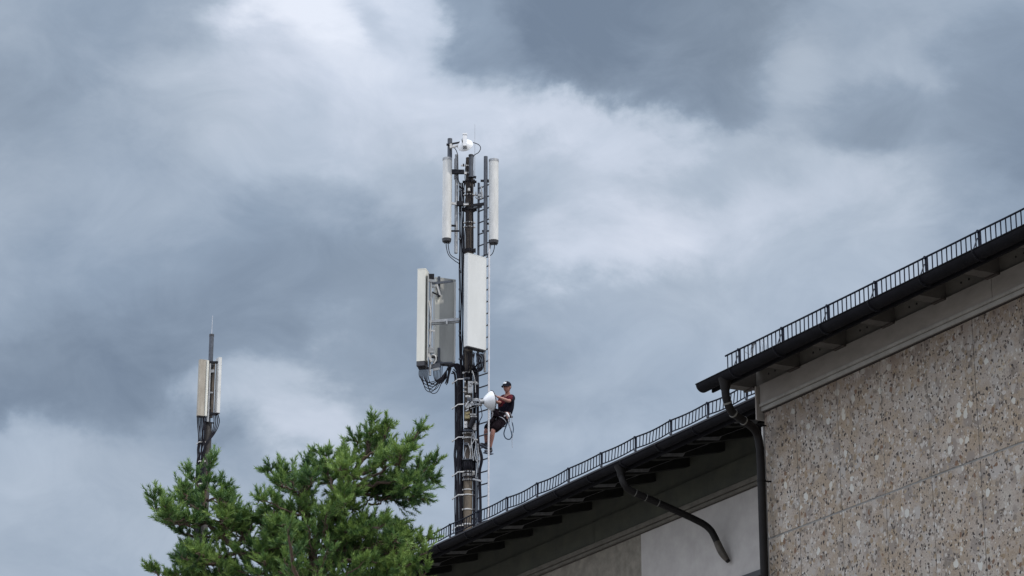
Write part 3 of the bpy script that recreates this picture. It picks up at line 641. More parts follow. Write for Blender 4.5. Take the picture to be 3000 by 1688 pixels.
# looping cables below the left pair
m = mb()
for k in range(9):
    x0 = 1229 + k * 3.2; dpt = 1096 + 8 * ((k * 5) % 4) + k * 1.5
    m.tube(cat([P(x0, 1076, -.05), P(x0 - 1, 1100, -.05 - .01 * k), P(x0 + 8, dpt + 16, -.08), P(x0 + 30, dpt + 24 - k, -.1), P(1290 + k * 2, 1108 - k * 2, -.1), P(1312 + k, 1082 - k * 1.2, -.06), P(1330 + k * 1.6, 1074 - k, -.04), P(1342 + k, 1088, -.03), P(1345 + k * .8, 1125, -.03)], 5), .0085, 6)
for k in range(7):
    m.tube(cat([P(1272 + k * 4, 1068, .08), P(1270 + k * 4, 1095 + 3 * k, .05), P(1278 + k * 3, 1118 + 3 * (k % 3), -.02), P(1296 + k * 2, 1106, -.05), P(1310, 1086 - k, -.05), P(1328, 1074 - k, -.03), P(1343, 1090, -.02)], 5), .0085, 6)
m.build('looped_cables', M['cable'], MA)
# hanging cable tuft and cables under the white panel
m = mb()
for k in range(5): m.tube(cat([P(1322 - k * 2, 1078, -.05), P(1316 - k, 1100, -.06), P(1312 - 2 * k, 1122 + 3 * (k % 3), -.06)]), .010, 6)
for k in range(15):
    x0 = 1360 + k * 3.9; yb = 1026 + k * .9
    e = rr.uniform(-5, 5); low = 1070 + rr.uniform(-8, 14)
    m.tube(cat([P(x0, yb, -.25), P(x0 + e, yb + 22, -.25), P(x0 + e * .3 - (k - 7) * .4, low, -.22), P(1374 + (k - 7) * 1.3, low + 22, -.12), P(1376 + (k - 7) * 1.4, low + 45, -.08)], 5), .009, 6)
for k in range(6):
    m.tube(cat([P(1400 + 3 * k, 1036, -.2), P(1404 + 3 * k, 1060, -.2), P(1400 + 2.4 * k, 1084, -.2), P(1390 + k, 1089, -.18), P(1384, 1078, -.14)], 5), .009, 6)
m.build('looped_cables', M['cable'], MA)
m = mb(); vt(m, 1420.5, 1033, 1090, -.1, .028, 12); m.build('mounting_tube', M['galv'], MA)
# cables of the two cylindrical antennas
m = mb()
for x0, x1 in ((1307, 1332), (1313, 1346)):
    m = mb(); m.tube(cat([P(x0, 706, -.1), P(x0 + 1, 726, -.1), P(x0 + 8, 748, -.1), P(x1, 764, -.08), P(1346, 775, -.04), P(1350, 800, -.02)], 5), .009, 7); m.build('antenna_cable', M['cable'], MA)
for x0 in (1437, 1449):
    m = mb(); m.tube(cat([P(x0, 710, -.1), P(x0 - 1, 728, -.1), P(x0 - 8, 745, -.1), P(1424, 755, -.1), P(1404, 752, -.1), P(1390, 746, -.08)], 5), .009, 7); m.build('antenna_cable', M['cable'], MA)
m = mb(); m.tube(cat([P(1371, 416, -.1), P(1386, 418, -.12), P(1402, 424, -.12), P(1408, 434, -.12), P(1402, 447, -.12), P(1388, 457, -.12), P(1386, 480, -.1)], 6), .009, 7); m.build('antenna_cable', M['cable'], MA); m = mb()
m.tube(cat([P(1332, 434, -.12), P(1338, 444, -.12), P(1341, 460, -.1), P(1342, 500, -.1), P(1344, 535, -.1), P(1352, 560, -.06)], 6), .009, 7)
m.build('antenna_cable', M['cable'], MA)

# ---------------------------------------------------------------- antennas hung on the mast
def cyl_antenna(x, y0, y1, dY, r, label):
    c0 = P(x, y1, dY); c1 = P(x, y0, dY); c1.x = c0.x; c1.y = c0.y
    o = thing('tube_antenna', c0, label, 'antenna', 'cylindrical antennas at the mast top')
    m = mb(); m.tube([c0, c1], r, 28); m.build('radome', M['radome'], o)
    m = mb(); m.tube([c1 - Vector((0, 0, .04)), c1 + Vector((0, 0, .012))], r + .005, 28); m.build('top_cap', M['galv'], o)
    m = mb(); m.tube([c0 - Vector((0, 0, .045)), c0 + Vector((0, 0, .02))], [r * .93, r + .004], 28)
    for q in (-.04, .02, .06): m.tube([c0 + Vector((q, -.02, -.09)), c0 + Vector((q, -.02, -.03))], .016, 8)
    m.build('base_cap', M['cap'], o)
cyl_antenna(1308.5, 466, 703, -.12, .1, 'white cylindrical antenna left of the mast top, under the pipe that holds the dish')
cyl_antenna(1446, 470, 708, -.12, .105, 'white cylindrical antenna right of the mast top, beside the ladder end')

# big white panel antenna: front faces camera-right
def panel(name, label, c, wv, w_, dv, d_, z0, z1, mface, mside, grp, end_mat='cap', endh=.0, round_=.03):
    o = thing(name, Vector((c.x, c.y, z0)), label, 'antenna', grp)
    m = mb(); wv = wv.normalized(); dv = dv.normalized(); c = Vector((c.x, c.y, 0)); h = w_ / 2; q = d_ / 2; rr_ = round_
    prof = []
    for (sx, sy) in ((-1, -1), (1, -1), (1, 1), (-1, 1)):
        cc = wv * (sx * (h - rr_)) + dv * (sy * (q - rr_))
        a0 = {(-1, -1): math.pi, (1, -1): 1.5 * math.pi, (1, 1): 0, (-1, 1): .5 * math.pi}[(sx, sy)]
        for k in range(4):
            t = a0 + k / 3 * math.pi / 2; prof.append(cc + wv * math.cos(t) * rr_ + dv * math.sin(t) * rr_)
    m.prism(prof, c + Vector((0, 0, z0)), c + Vector((0, 0, z1))); m.build('radome', mface, o)
    m = mb(); m.prism([p * 1.015 for p in prof], c + Vector((0, 0, z1 + .002)), c + Vector((0, 0, z1 + .025))); m.build('top_cap', mface, o)
    m = mb(); m.prism([p * .985 for p in prof], c + Vector((0, 0, z0 - .02 - endh)), c + Vector((0, 0, z0 - .002)))
    n = 5
    for k in range(n):
        pc = c + wv * (w_ * (k + .5 - n / 2) / n) + Vector((0, 0, z0 - .05 - endh)); m.tube([pc, pc + Vector((0, 0, .05))], .014, 8)
    m.build('connector_plate', M[end_mat], o)
    return o
fv = Vector((.78, .625, 0)); fn = Vector((.625, -.78, 0))
pc = P(1391.5, 1020, -.25)
zt = P(1391.5, 754, -.25).z; zb0 = P(1391.5, 1022, -.25).z
pn = panel('panel_antenna', 'large plain white panel antenna on the front of the mast, above the climber', pc, fv, .52, fn, .15, zb0, zt, M['white'], M['white'], 'panel antennas')
for y in (790, 985):
    m = mb(); q = P(1385, y, -.1); m.box(q, (.18, .2, .07)); m.build('mounting_bracket', M['bracket'], pn)
# left pair
la = R(12); wv1 = Vector((.97, -.24, 0)); 
pc = P(1237, 1062, -.12); o = panel('panel_antenna', 'cream panel antenna at the far left of the mast seen from its narrow side', pc, Vector((1, -.22, 0)), .19, Vector((-.22, -1, 0)), .30, P(1237, 1064, -.12).z, P(1237, 797, -.12).z, M['cream'], M['cream'], 'panel antennas', endh=.08, round_=.02)
m = mb(); q = P(1252, 1060, -.2); z0 = P(1252, 1062, -.2).z; z1 = P(1252, 804, -.2).z; m.box((q.x, q.y, (z0 + z1) / 2), (.02, .25, z1 - z0)); m.build('back_plate', M['cream_back'], o)
bc = P(1300, 1063, .32); bw = Vector((.93, .37, 0)); bd = Vector((-.37, .93, 0))
o = panel('panel_antenna', 'grey backed panel antenna between the cream antenna and the mast', bc, bw, .48, bd, .16, P(1300, 1064, .32).z, P(1300, 822, .32).z, M['cream_back'], M['cream_back'], 'panel antennas', endh=.02)
m = mb(); zz0 = P(1300, 1062, .32).z; zz1 = P(1300, 824, .32).z
for so_, wd_, mt_ in ((-.19, .10, M['cream']), (.215, .035, M['radome'])):
    m2 = mb(); m2.box(Vector((bc.x, bc.y, (zz0 + zz1) / 2)) + bw * so_ - bd * .085, (wd_, .012, (zz1 - zz0) * .98), bw, bd, ZU); m2.build('back_edge', mt_, o)

# ---------------------------------------------------------------- dishes
def dish(center, axis, r, depth, label, ring_=True, backcone=False):
    o = thing('dish_antenna', center, label, 'dish antenna', 'small microwave dishes')
    ax = axis.normalized(); up = ax.orthogonal().normalized(); sd_ = ax.cross(up)
    prof = [(0.06 * r, -depth), (.22 * r, -depth * .97), (.36 * r, -depth * .84), (.62 * r, -depth * .58), (.84 * r, -depth * .28), (.95 * r, -depth * .08), (r, 0), (r * 1.0, .12 * r), (r * .96, .12 * r), (.9 * r, .03 * r), (.5 * r, .05 * r), (0.02 * r, .07 * r)]
    n = 36; vs = []; fs = []
    for (q, h) in prof:
        vs += [center + ax * h + (up * math.cos(2 * math.pi * k / n) + sd_ * math.sin(2 * math.pi * k / n)) * q for k in range(n)]
    for i in range(len(prof) - 1):
        fs += [(i * n + k, i * n + (k + 1) % n, (i + 1) * n + (k + 1) % n, (i + 1) * n + k) for k in range(n)]
    m = mb(); m.add(vs, fs, True); m.build('reflector', M['dishwhite'], o)
    m = mb(); pts = [center + ax * (.07 * r) + (up * math.cos(2 * math.pi * k / n) + sd_ * math.sin(2 * math.pi * k / n)) * (r * 1.025) for k in range(n + 1)]
    m.tube(pts, .009, 6); m.build('rim', M['cap'] if ring_ else M['dishwhite'], o)
    m = mb(); m.tube([center - ax * (depth * .9), center - ax * (depth + .07)], [r * .27, r * .20], 16); m.build('hub', M['galv'], o)
    return o
dt = dish(P(1361.5, 425, -.28), Vector((.22, .92, -.42)), .17, .11, 'white dish with upright box at the very top of the mast', ring_=False)
m = mb(); c = P(1362, 412, -.44); m.box(c, (.085, .09, .27)); m.box(c + Vector((0, 0, .14)), (.10, .11, .03)); m.build('radio_unit', M['dishwhite'], dt)
m = mb(); 
for q in (-.03, 0, .03): m.tube([P(1362, 433, -.44) + Vector((q, 0, -.03)), P(1362, 433, -.44) + Vector((q, 0, .01))], .011, 8)
m.build('connectors', M['cap'], dt)
m = mb(); m.bar(P(1308, 424, -.16), P(1326, 424, -.16), .05, .035); m.bar(P(1322, 422, -.2), P(1356, 416, -.3), .035, .03); m.build('mount_arm', M['bracket'], dt)
m = mb(); m.box(P(1321, 429, -.2), (.05, .08, .10)); m.bar(P(1322, 432, -.22), P(1342, 426, -.28), .03, .03); m.box(P(1330, 430, -.24), (.07, .05, .05)); m.build('mount_clamp', M['light_clamp'], dt)

ddc = P(1440, 1175, -.40)
dd = dish(ddc, Vector((.90, .34, .16)), .212, .20, 'white dish with a dark rim being held by the climbing worker')
m = mb(); m.bar(P(1384, 1172, -.15), P(1409, 1174, -.35), .05, .04); m.box(P(1408, 1180, -.35), (.06, .08, .13)); m.bar(P(1386, 1186, -.15), P(1410, 1184, -.3), .04, .03); m.build('mount_arm', M['galv'], dd)
m = mb(); m.box(P(1408, 1174, -.42), (.05, .06, .04)); m.box(P(1409, 1186, -.42), (.05, .06, .035)); m.build('mount_clamp', M['light_clamp'], dd)
m = mb(); m.tube(cat([P(1408, 1190, -.38), P(1411, 1205, -.38), P(1412, 1220, -.36), P(1406, 1232, -.3), P(1402, 1250, -.2)]), .009, 6); m.build('lead', M['cable'], dd)

# ---------------------------------------------------------------- ladder
lr = P(1431.5, 1300, -.15); ll = P(1399, 1300, .10)
LD = thing('ladder', Vector(((lr.x + ll.x) / 2, (lr.y + ll.y) / 2, 15.1)), 'narrow aluminium ladder fixed to the right side of the mast', 'ladder')
ld = (lr - ll); ld.z = 0; lw = ld.length; ld.normalize(); ln = Vector((ld.y, -ld.x, 0))
ztop = P(1430, 742, -.15).z; zl = P(1396, 536, .1).z
m = mb(); m.box(Vector((lr.x, lr.y, (15.1 + P(1430, 715, -.15).z) / 2)), (.016, .040, P(1430, 715, -.15).z - 15.1), ld, ln, ZU); m.build('rail', M['ladder'], LD)
m = mb(); m.box(Vector((ll.x, ll.y, (15.1 + zl) / 2)), (.02, .05, zl - 15.1), ld, ln, ZU); m.build('rail', M['rung'], LD)
zr = P(1414, 1312, 0).z; k = 0
z = zr - .2685 * 8
while z < zl - .1:
    if z > 15.15:
        m = mb(); m.tube([Vector((ll.x, ll.y, z)), Vector((lr.x, lr.y, z))], .015, 8); m.build('rung', M['rung'], LD)
    z += .2685
m = mb(); z = zr - .2685 * 8
while z < P(1430, 760, -.15).z:
    m.box(Vector((lr.x, lr.y, z)) - ld * .018 - ln * 0, (.02, .03, .035), ld, ln, ZU); z += .2685
m.build('rail_bolts', M['rung'], LD)
m = mb()
for y in (1126, 1290, 1400, 1520): m.bar(P(1380, y, 0), ll + Vector((0, 0, P(1399, y, .1).z - ll.z)), .03, .03)
m.build('wall_ties', M['galv'], LD)

# ================================================================ second mast, further back
Y2 = 85.0
def Q(x, y, dY=0.): return A(x, y, Y2 + dY)
b2 = Q(607.5, 1300); b2.z = 0
M2 = thing('radio_mast', b2, 'smaller distant mast at the left, its foot hidden behind the pine', 'radio mast')
def up2(m, x, y0, y1, dY, r, n=14):
    c = Q(x, (y0 + y1) / 2, dY); m.tube([Vector((c.x, c.y, Q(x, y1, dY).z)), Vector((c.x, c.y, Q(x, y0, dY).z))], r, n); return m
m = mb(); m.tube([b2, Vector((b2.x, b2.y, Q(607, 1240).z))], .13, 16); m.build('lower_pole', M['pole_left'], M2)
m = mb(); m.tube([Vector((b2.x, b2.y, Q(607, 1240).z)), Vector((b2.x, b2.y, Q(607, 984).z))], .078, 16); m.build('upper_pole', M['galv_dark'], M2)
m = mb(); m.tube([Vector((b2.x, b2.y, Q(607, 986).z)), Vector((b2.x, b2.y, Q(607, 980).z))], .084, 16); m.build('pole_cap', M['cap'], M2)
m = mb(); m.tube([Vector((b2.x, b2.y, Q(607, 984).z)), Vector((b2.x + .005, b2.y, Q(607, 925).z))], [.010, .006], 6); m.build('lightning_rod', M['ladder'], M2)
for y in (1298, 1354, 1420): 
    m = mb(); m.bar(Q(576, y + 4, -.2), Q(584, y - 3, -.28), .03, .035); m.bar(Q(584, y - 3, -.28), Q(602, y - 3, -.2), .03, .035); m.build('strap', M['light_clamp'], M2)
r2 = random.Random(5)
m = mb()
for k in range(7):
    x0 = 578 + k * 4.0; m.tube(cat([Q(x0, 1222, -.2), Q(x0 + 1, 1245, -.2), Q(581 + k * 3.4 + r2.uniform(-2, 2), 1275, -.25), Q(581 + k * 3, 1297, -.25), Q(577 + k * 3.4 + r2.uniform(-3, 3), 1318, -.25), Q(578 + k * 3 + r2.uniform(-2, 2), 1338, -.25), Q(577 + k * 2.6, 1356, -.25), Q(574 + k * 2.8, 1400, -.22), Q(571 + k * 3, 1470, -.2), Q(569 + k * 3, 1600, -.2), Q(566 + k * 3, 1760, -.2)], 4), .019, 7)
for k in range(4):
    x0 = 626 + k * 4.2; m.tube(cat([Q(x0, 1215, -.1), Q(x0 + 1 + k, 1234, -.1), Q(x0 - 2, 1256, -.15), Q(616 + k * 2, 1280, -.2), Q(604 + k, 1296, -.25), Q(594 + k * 2, 1325, -.25), Q(590 + k * 2, 1360, -.25), Q(588 + k * 2, 1480, -.2)], 4), .017, 7)
m.tube(cat([Q(596, 1222, -.3), Q(598, 1250, -.3), Q(590, 1285, -.3), Q(600, 1310, -.3), Q(592, 1345, -.3)], 4), .015, 6)
m.build('cable_harness', M['cable'], M2)
for (x0, y0, x1, y1, w_, mt_) in ((600, 1062, 640, 1062, .07, 'bracket'), (600, 1090, 628, 1088, .10, 'galv'), (612, 1070, 626, 1075, .10, 'bracket'), (604, 1150, 624, 1151, .05, 'galv'), (604, 1210, 632, 1214, .08, 'bracket'), (600, 1236, 628, 1240, .04, 'bracket'), (608, 1160, 613, 1200, .06, 'galv'), (606, 1100, 611, 1145, .07, 'galv')):
    m = mb(); m.bar(Q(x0, y0, -.15), Q(x1, y1, -.15), w_, w_); m.build('bracket', M[mt_], M2)
# dark mounting cage between the two antennas
m = mb(); up2(m, 612, 1066, 1236, -.22, .04); m.build('mounting_tube', M['galv'], M2)
m = mb(); up2(m, 622, 1070, 1224, -.12, .05); m.build('mounting_tube', M['pole'], M2)
def panel2(x, y0, y1, dY, wv, w_, dv, d_, label, mf, ms):
    c = Q(x, y1, dY); z0 = Q(x, y1, dY).z; z1 = Q(x, y0, dY).z
    return panel('panel_antenna', label, c, wv, w_, dv, d_, z0, z1, mf, mf, 'weathered panels on the distant mast', round_=.03)
o = panel2(589, 1058, 1220, -.25, Vector((.93, .36, 0)), .29, Vector((-.36, .93, 0)), .18, 'wide dirty beige panel antenna on the left of the distant mast', M['dirty'], M['cream'])
m = mb(); c = Q(602.5, 1220, -.30); z0 = Q(602, 1219, -.3).z; z1 = Q(602, 1057, -.3).z; m.tube([Vector((c.x, c.y, z0)), Vector((c.x, c.y, z1))], .042, 12); m.build('sunlit_edge', M['cream'], o)  # pale tube puts the sunlit right edge into the colour
o = panel2(635.5, 1052, 1212, -.1, Vector((.5, -.87, 0)), .26, Vector((.87, .5, 0)), .12, 'narrow pale panel antenna on the right of the distant mast', M['radome'], M['radome'])
o = panel2(614, 1068, 1212, .28, Vector((1, 0, 0)), .25, Vector((0, 1, 0)), .12, 'brown panel antenna seen between its two neighbours', M['pole'], M['pole'])

exec_tree = True
# ================================================================ pine in front
YT = 30.0
def T(x, y, dY=0.): return A(x, y, YT + dY)
tb = Vector((-2.15, YT + .1, 0))
TR = thing('pine_tree', tb, 'bushy green pine with upswept branch tips in front of both masts', 'tree')
rt = random.Random(21)
wood = mb(); twigs = mb(); NV = []; NF = []; NT = []
def shoot(p, d, Lh, tone):
    # one candle of the pine: short axis with needles raking forward all round
    d = d.normalized(); u = d.orthogonal().normalized(); v = d.cross(u)
    n = rt.randint(34, 44); tone = max(0, min(1, tone))
    for i in range(n):
        f = (i / n) ** .9; a = rt.uniform(0, 6.283); o = u * math.cos(a) + v * math.sin(a)
        q = p + d * (Lh * f)
        spread = rt.uniform(.45, 1.0) * (1 - .35 * f)
        nd_ = (d * rt.uniform(.55, .95) + o * spread + Vector((0, 0, .12))).normalized()
        ln = rt.uniform(.050, .064); wv = nd_.cross(Vector((rt.uniform(-1, 1), rt.uniform(-1, 1), rt.uniform(-1, 1)))).normalized() * rt.uniform(.0036, .0056)
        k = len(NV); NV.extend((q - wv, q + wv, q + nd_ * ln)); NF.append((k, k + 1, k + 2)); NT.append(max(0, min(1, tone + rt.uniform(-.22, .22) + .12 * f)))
def twig(p, d, Lh, tone, r0=.007, dens=1.0):
    d = d.normalized(); pts = [p]; n = 4
    for i in range(n):
        d = (d + Vector((rt.uniform(-.2, .2), rt.uniform(-.2, .2), rt.uniform(-.02, .22)))).normalized()
        pts.append(pts[-1] + d * (Lh / n))
    twigs.tube(pts, [r0 * (1 - .18 * i) for i in range(n + 1)], 4, caps=False)
    shoot(pts[-1], (d + Vector((0, 0, .25))).normalized(), rt.uniform(.10, .15), tone + .2)
    for i in range(1, n + 1):
        for _ in range(1 if rt.random() < .85 * dens else 0):
            o = Vector((rt.uniform(-1, 1), rt.uniform(-1, 1), rt.uniform(-.25, 1))).normalized()
            shoot(pts[i] + (pts[i - 1] - pts[i]) * rt.random(), (d * .8 + o).normalized(), rt.uniform(.06, .11), tone + rt.uniform(-.28, .16))
def limb(pts, r0, r1, tone, start=.25, step=.068, tw=(.12, .24), dens=1.0, wob=.02):
    c = cat(pts, 6); c = [q + Vector((rt.uniform(-1, 1), rt.uniform(-1, 1), rt.uniform(-1, 1))) * wob for q in c]
    n = len(c); wood.tube(c, [r0 + (r1 - r0) * (i / (n - 1)) for i in range(n)], 7)
    tot = sum((c[i + 1] - c[i]).length for i in range(n - 1)); acc = 0; nxt = tot * start
    for i in range(n - 1):
        seg = c[i + 1] - c[i]; Ls = seg.length
        while acc + Ls >= nxt:
            q = c[i] + seg * ((nxt - acc) / Ls); f = nxt / tot; t = seg.normalized()
            o = Vector((rt.uniform(-1, 1), rt.uniform(-1, 1), rt.uniform(-.55, .9))); o = (o - t * o.dot(t)).normalized()
            twig(q, t * rt.uniform(.5, 1.0) + o * rt.uniform(.5, 1.0), rt.uniform(*tw) * (1.15 - .75 * f), tone + rt.uniform(-.15, .15), dens=dens)
            nxt += step * rt.uniform(.7, 1.3)
        acc += Ls
    twig(c[-1] - (c[-1] - c[-2]).normalized() * .05, c[-1] - c[-2], .07, tone + .15)
trunk_pts = [tb, Vector((-2.18, YT + .05, 4)), T(925, 1760, .05), T(915, 1660, .05), T(929, 1570, 0), T(960, 1490, 0), T(1005, 1430, 0), T(1036, 1393, 0), T(1060, 1345, 0)]
wood.tube(cat(trunk_pts, 6), [.16 if k < 10 else (.15 - .011 * (k - 10) if k < 19 else max(.016, .05 - .0012 * (k - 19))) for k in range(49)], 10)
LIMBS = [  # traced crown: points (px, py), depth, thickness, tone, start
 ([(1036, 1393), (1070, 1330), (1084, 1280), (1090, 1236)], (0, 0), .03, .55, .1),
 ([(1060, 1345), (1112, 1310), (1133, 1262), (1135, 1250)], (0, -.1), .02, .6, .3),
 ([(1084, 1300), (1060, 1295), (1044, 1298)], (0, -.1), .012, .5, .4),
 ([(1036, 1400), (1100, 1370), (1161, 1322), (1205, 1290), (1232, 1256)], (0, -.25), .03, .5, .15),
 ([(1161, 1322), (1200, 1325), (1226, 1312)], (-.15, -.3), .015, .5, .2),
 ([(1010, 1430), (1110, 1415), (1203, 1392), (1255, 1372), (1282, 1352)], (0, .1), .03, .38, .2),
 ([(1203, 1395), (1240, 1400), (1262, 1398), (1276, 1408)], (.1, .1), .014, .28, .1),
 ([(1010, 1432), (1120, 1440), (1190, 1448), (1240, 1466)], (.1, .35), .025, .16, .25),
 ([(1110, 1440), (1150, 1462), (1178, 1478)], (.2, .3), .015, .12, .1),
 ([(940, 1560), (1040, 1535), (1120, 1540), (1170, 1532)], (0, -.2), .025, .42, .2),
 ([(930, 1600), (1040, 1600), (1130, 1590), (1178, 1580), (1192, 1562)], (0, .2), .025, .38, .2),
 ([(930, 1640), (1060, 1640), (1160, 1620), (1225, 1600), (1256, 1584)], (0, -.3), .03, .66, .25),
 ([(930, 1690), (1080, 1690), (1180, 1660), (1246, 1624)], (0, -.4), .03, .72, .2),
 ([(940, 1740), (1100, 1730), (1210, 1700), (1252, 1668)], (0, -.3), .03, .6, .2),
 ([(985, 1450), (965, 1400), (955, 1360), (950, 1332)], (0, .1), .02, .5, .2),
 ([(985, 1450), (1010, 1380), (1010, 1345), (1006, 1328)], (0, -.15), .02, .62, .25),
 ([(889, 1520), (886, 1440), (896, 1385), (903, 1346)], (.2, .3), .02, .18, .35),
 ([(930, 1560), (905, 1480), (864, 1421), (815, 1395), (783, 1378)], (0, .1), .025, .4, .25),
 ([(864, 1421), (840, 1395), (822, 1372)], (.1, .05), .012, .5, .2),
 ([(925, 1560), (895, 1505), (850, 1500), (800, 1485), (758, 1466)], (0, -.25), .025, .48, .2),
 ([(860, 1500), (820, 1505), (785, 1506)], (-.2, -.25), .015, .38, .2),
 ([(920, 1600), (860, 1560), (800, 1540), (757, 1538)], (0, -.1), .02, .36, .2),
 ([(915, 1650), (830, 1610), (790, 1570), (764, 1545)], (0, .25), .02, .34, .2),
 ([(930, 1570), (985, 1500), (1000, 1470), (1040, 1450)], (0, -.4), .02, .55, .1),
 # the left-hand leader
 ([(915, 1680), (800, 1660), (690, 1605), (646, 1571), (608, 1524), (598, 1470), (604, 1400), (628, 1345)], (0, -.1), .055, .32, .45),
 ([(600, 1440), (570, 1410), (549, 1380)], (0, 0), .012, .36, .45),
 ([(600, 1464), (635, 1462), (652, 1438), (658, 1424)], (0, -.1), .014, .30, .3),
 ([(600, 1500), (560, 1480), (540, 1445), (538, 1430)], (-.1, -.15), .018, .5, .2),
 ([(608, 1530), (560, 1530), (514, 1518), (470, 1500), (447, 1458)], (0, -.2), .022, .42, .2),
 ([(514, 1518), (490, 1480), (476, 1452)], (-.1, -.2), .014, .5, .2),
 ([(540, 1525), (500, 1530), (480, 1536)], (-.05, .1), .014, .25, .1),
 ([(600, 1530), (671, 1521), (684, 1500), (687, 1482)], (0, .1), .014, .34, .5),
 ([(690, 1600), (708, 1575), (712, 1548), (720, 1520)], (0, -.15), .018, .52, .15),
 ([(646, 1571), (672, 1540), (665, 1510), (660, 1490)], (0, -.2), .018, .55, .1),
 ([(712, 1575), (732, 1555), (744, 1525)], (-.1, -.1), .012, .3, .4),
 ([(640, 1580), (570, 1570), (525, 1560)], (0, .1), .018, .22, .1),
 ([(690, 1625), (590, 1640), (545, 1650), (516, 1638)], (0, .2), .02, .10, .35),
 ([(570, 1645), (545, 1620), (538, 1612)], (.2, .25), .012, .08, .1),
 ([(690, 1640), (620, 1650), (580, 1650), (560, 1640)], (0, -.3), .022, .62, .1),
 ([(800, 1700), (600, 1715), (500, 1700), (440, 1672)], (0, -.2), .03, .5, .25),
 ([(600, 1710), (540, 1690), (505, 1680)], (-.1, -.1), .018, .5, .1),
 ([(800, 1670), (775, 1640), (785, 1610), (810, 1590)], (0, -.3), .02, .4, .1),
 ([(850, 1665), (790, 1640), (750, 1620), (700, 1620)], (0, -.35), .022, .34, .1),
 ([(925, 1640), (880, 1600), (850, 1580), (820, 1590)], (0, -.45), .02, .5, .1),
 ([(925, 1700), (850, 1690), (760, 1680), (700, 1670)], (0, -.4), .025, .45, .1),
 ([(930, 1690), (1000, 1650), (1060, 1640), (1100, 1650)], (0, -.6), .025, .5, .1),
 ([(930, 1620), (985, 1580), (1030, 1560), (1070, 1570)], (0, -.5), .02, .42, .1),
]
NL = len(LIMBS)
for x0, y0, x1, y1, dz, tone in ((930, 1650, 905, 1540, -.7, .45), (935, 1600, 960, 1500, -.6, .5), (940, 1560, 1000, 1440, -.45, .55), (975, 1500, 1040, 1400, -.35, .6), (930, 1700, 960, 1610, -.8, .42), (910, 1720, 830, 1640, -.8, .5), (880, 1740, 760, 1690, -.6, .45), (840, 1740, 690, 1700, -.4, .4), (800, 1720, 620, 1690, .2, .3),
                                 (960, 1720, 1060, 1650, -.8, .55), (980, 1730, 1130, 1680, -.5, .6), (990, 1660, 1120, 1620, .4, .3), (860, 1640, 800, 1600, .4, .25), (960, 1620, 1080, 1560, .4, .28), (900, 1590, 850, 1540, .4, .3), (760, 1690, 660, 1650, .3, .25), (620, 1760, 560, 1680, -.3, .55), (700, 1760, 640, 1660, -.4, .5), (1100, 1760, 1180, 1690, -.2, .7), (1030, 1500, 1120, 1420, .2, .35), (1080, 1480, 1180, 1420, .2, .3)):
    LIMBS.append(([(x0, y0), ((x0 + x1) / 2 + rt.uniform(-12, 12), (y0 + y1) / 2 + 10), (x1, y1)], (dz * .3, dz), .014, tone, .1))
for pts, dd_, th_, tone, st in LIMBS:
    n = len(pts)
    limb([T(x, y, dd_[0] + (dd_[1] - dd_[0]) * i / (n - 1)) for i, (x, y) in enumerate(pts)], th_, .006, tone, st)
# the same crown has depth: further limbs behind and in front, held inside the outline
cx, cy = 960, 1560
for j, (pts, dd_, th_, tone, st) in enumerate(LIMBS):
    for rep in range(2):
        if len(pts) < 4 or j == 0: continue
        hx, hy = (650, 1580) if 24 <= j <= 38 else (cx, cy)
        dz = rt.choice((-1, 1)) * rt.uniform(.25, .85); sh = rt.uniform(.70, .88); n = len(pts)
        q = [(hx + (x - hx) * (1 - (1 - sh) * i / (n - 1)) + (rt.uniform(-14, 14) if i else 0), hy + (y - hy) * (1 - (1 - sh) * i / (n - 1)) + (rt.uniform(-10, 16) if i else 0)) for i, (x, y) in enumerate(pts)]
        if j == 24: continue
        limb([T(x, y, dz * i / (n - 1)) for i, (x, y) in enumerate(q)], th_ * .7, .006, tone + (-.1 if dz > 0 else .08), st, step=.075)  # rear limbs darker, front limbs lighter: crown shade put into the tint
# lower crown outside the picture
for k in range(16):
    z = 3.6 + k * .30; a = k * 2.4; rr_ = rt.uniform(1.6, 2.3); o = Vector((math.cos(a), math.sin(a), 0)); p0 = Vector((-2.18, YT + .05, z))
    limb([p0, p0 + o * rr_ * .4 + Vector((0, 0, .1)), p0 + o * rr_ * .75 + Vector((0, 0, .3)), p0 + o * rr_ + Vector((0, 0, .7))], .05, .008, .4, .3, step=.12, tw=(.2, .4))
tk = wood.build('trunk', M['bark'], TR)
twigs.build('twigs', M['twig'], TR)
nb = MB(); nb.v = NV; nb.f = NF; nb.sm = [False] * len(NF)
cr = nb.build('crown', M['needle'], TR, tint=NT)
print('needles', len(NF))

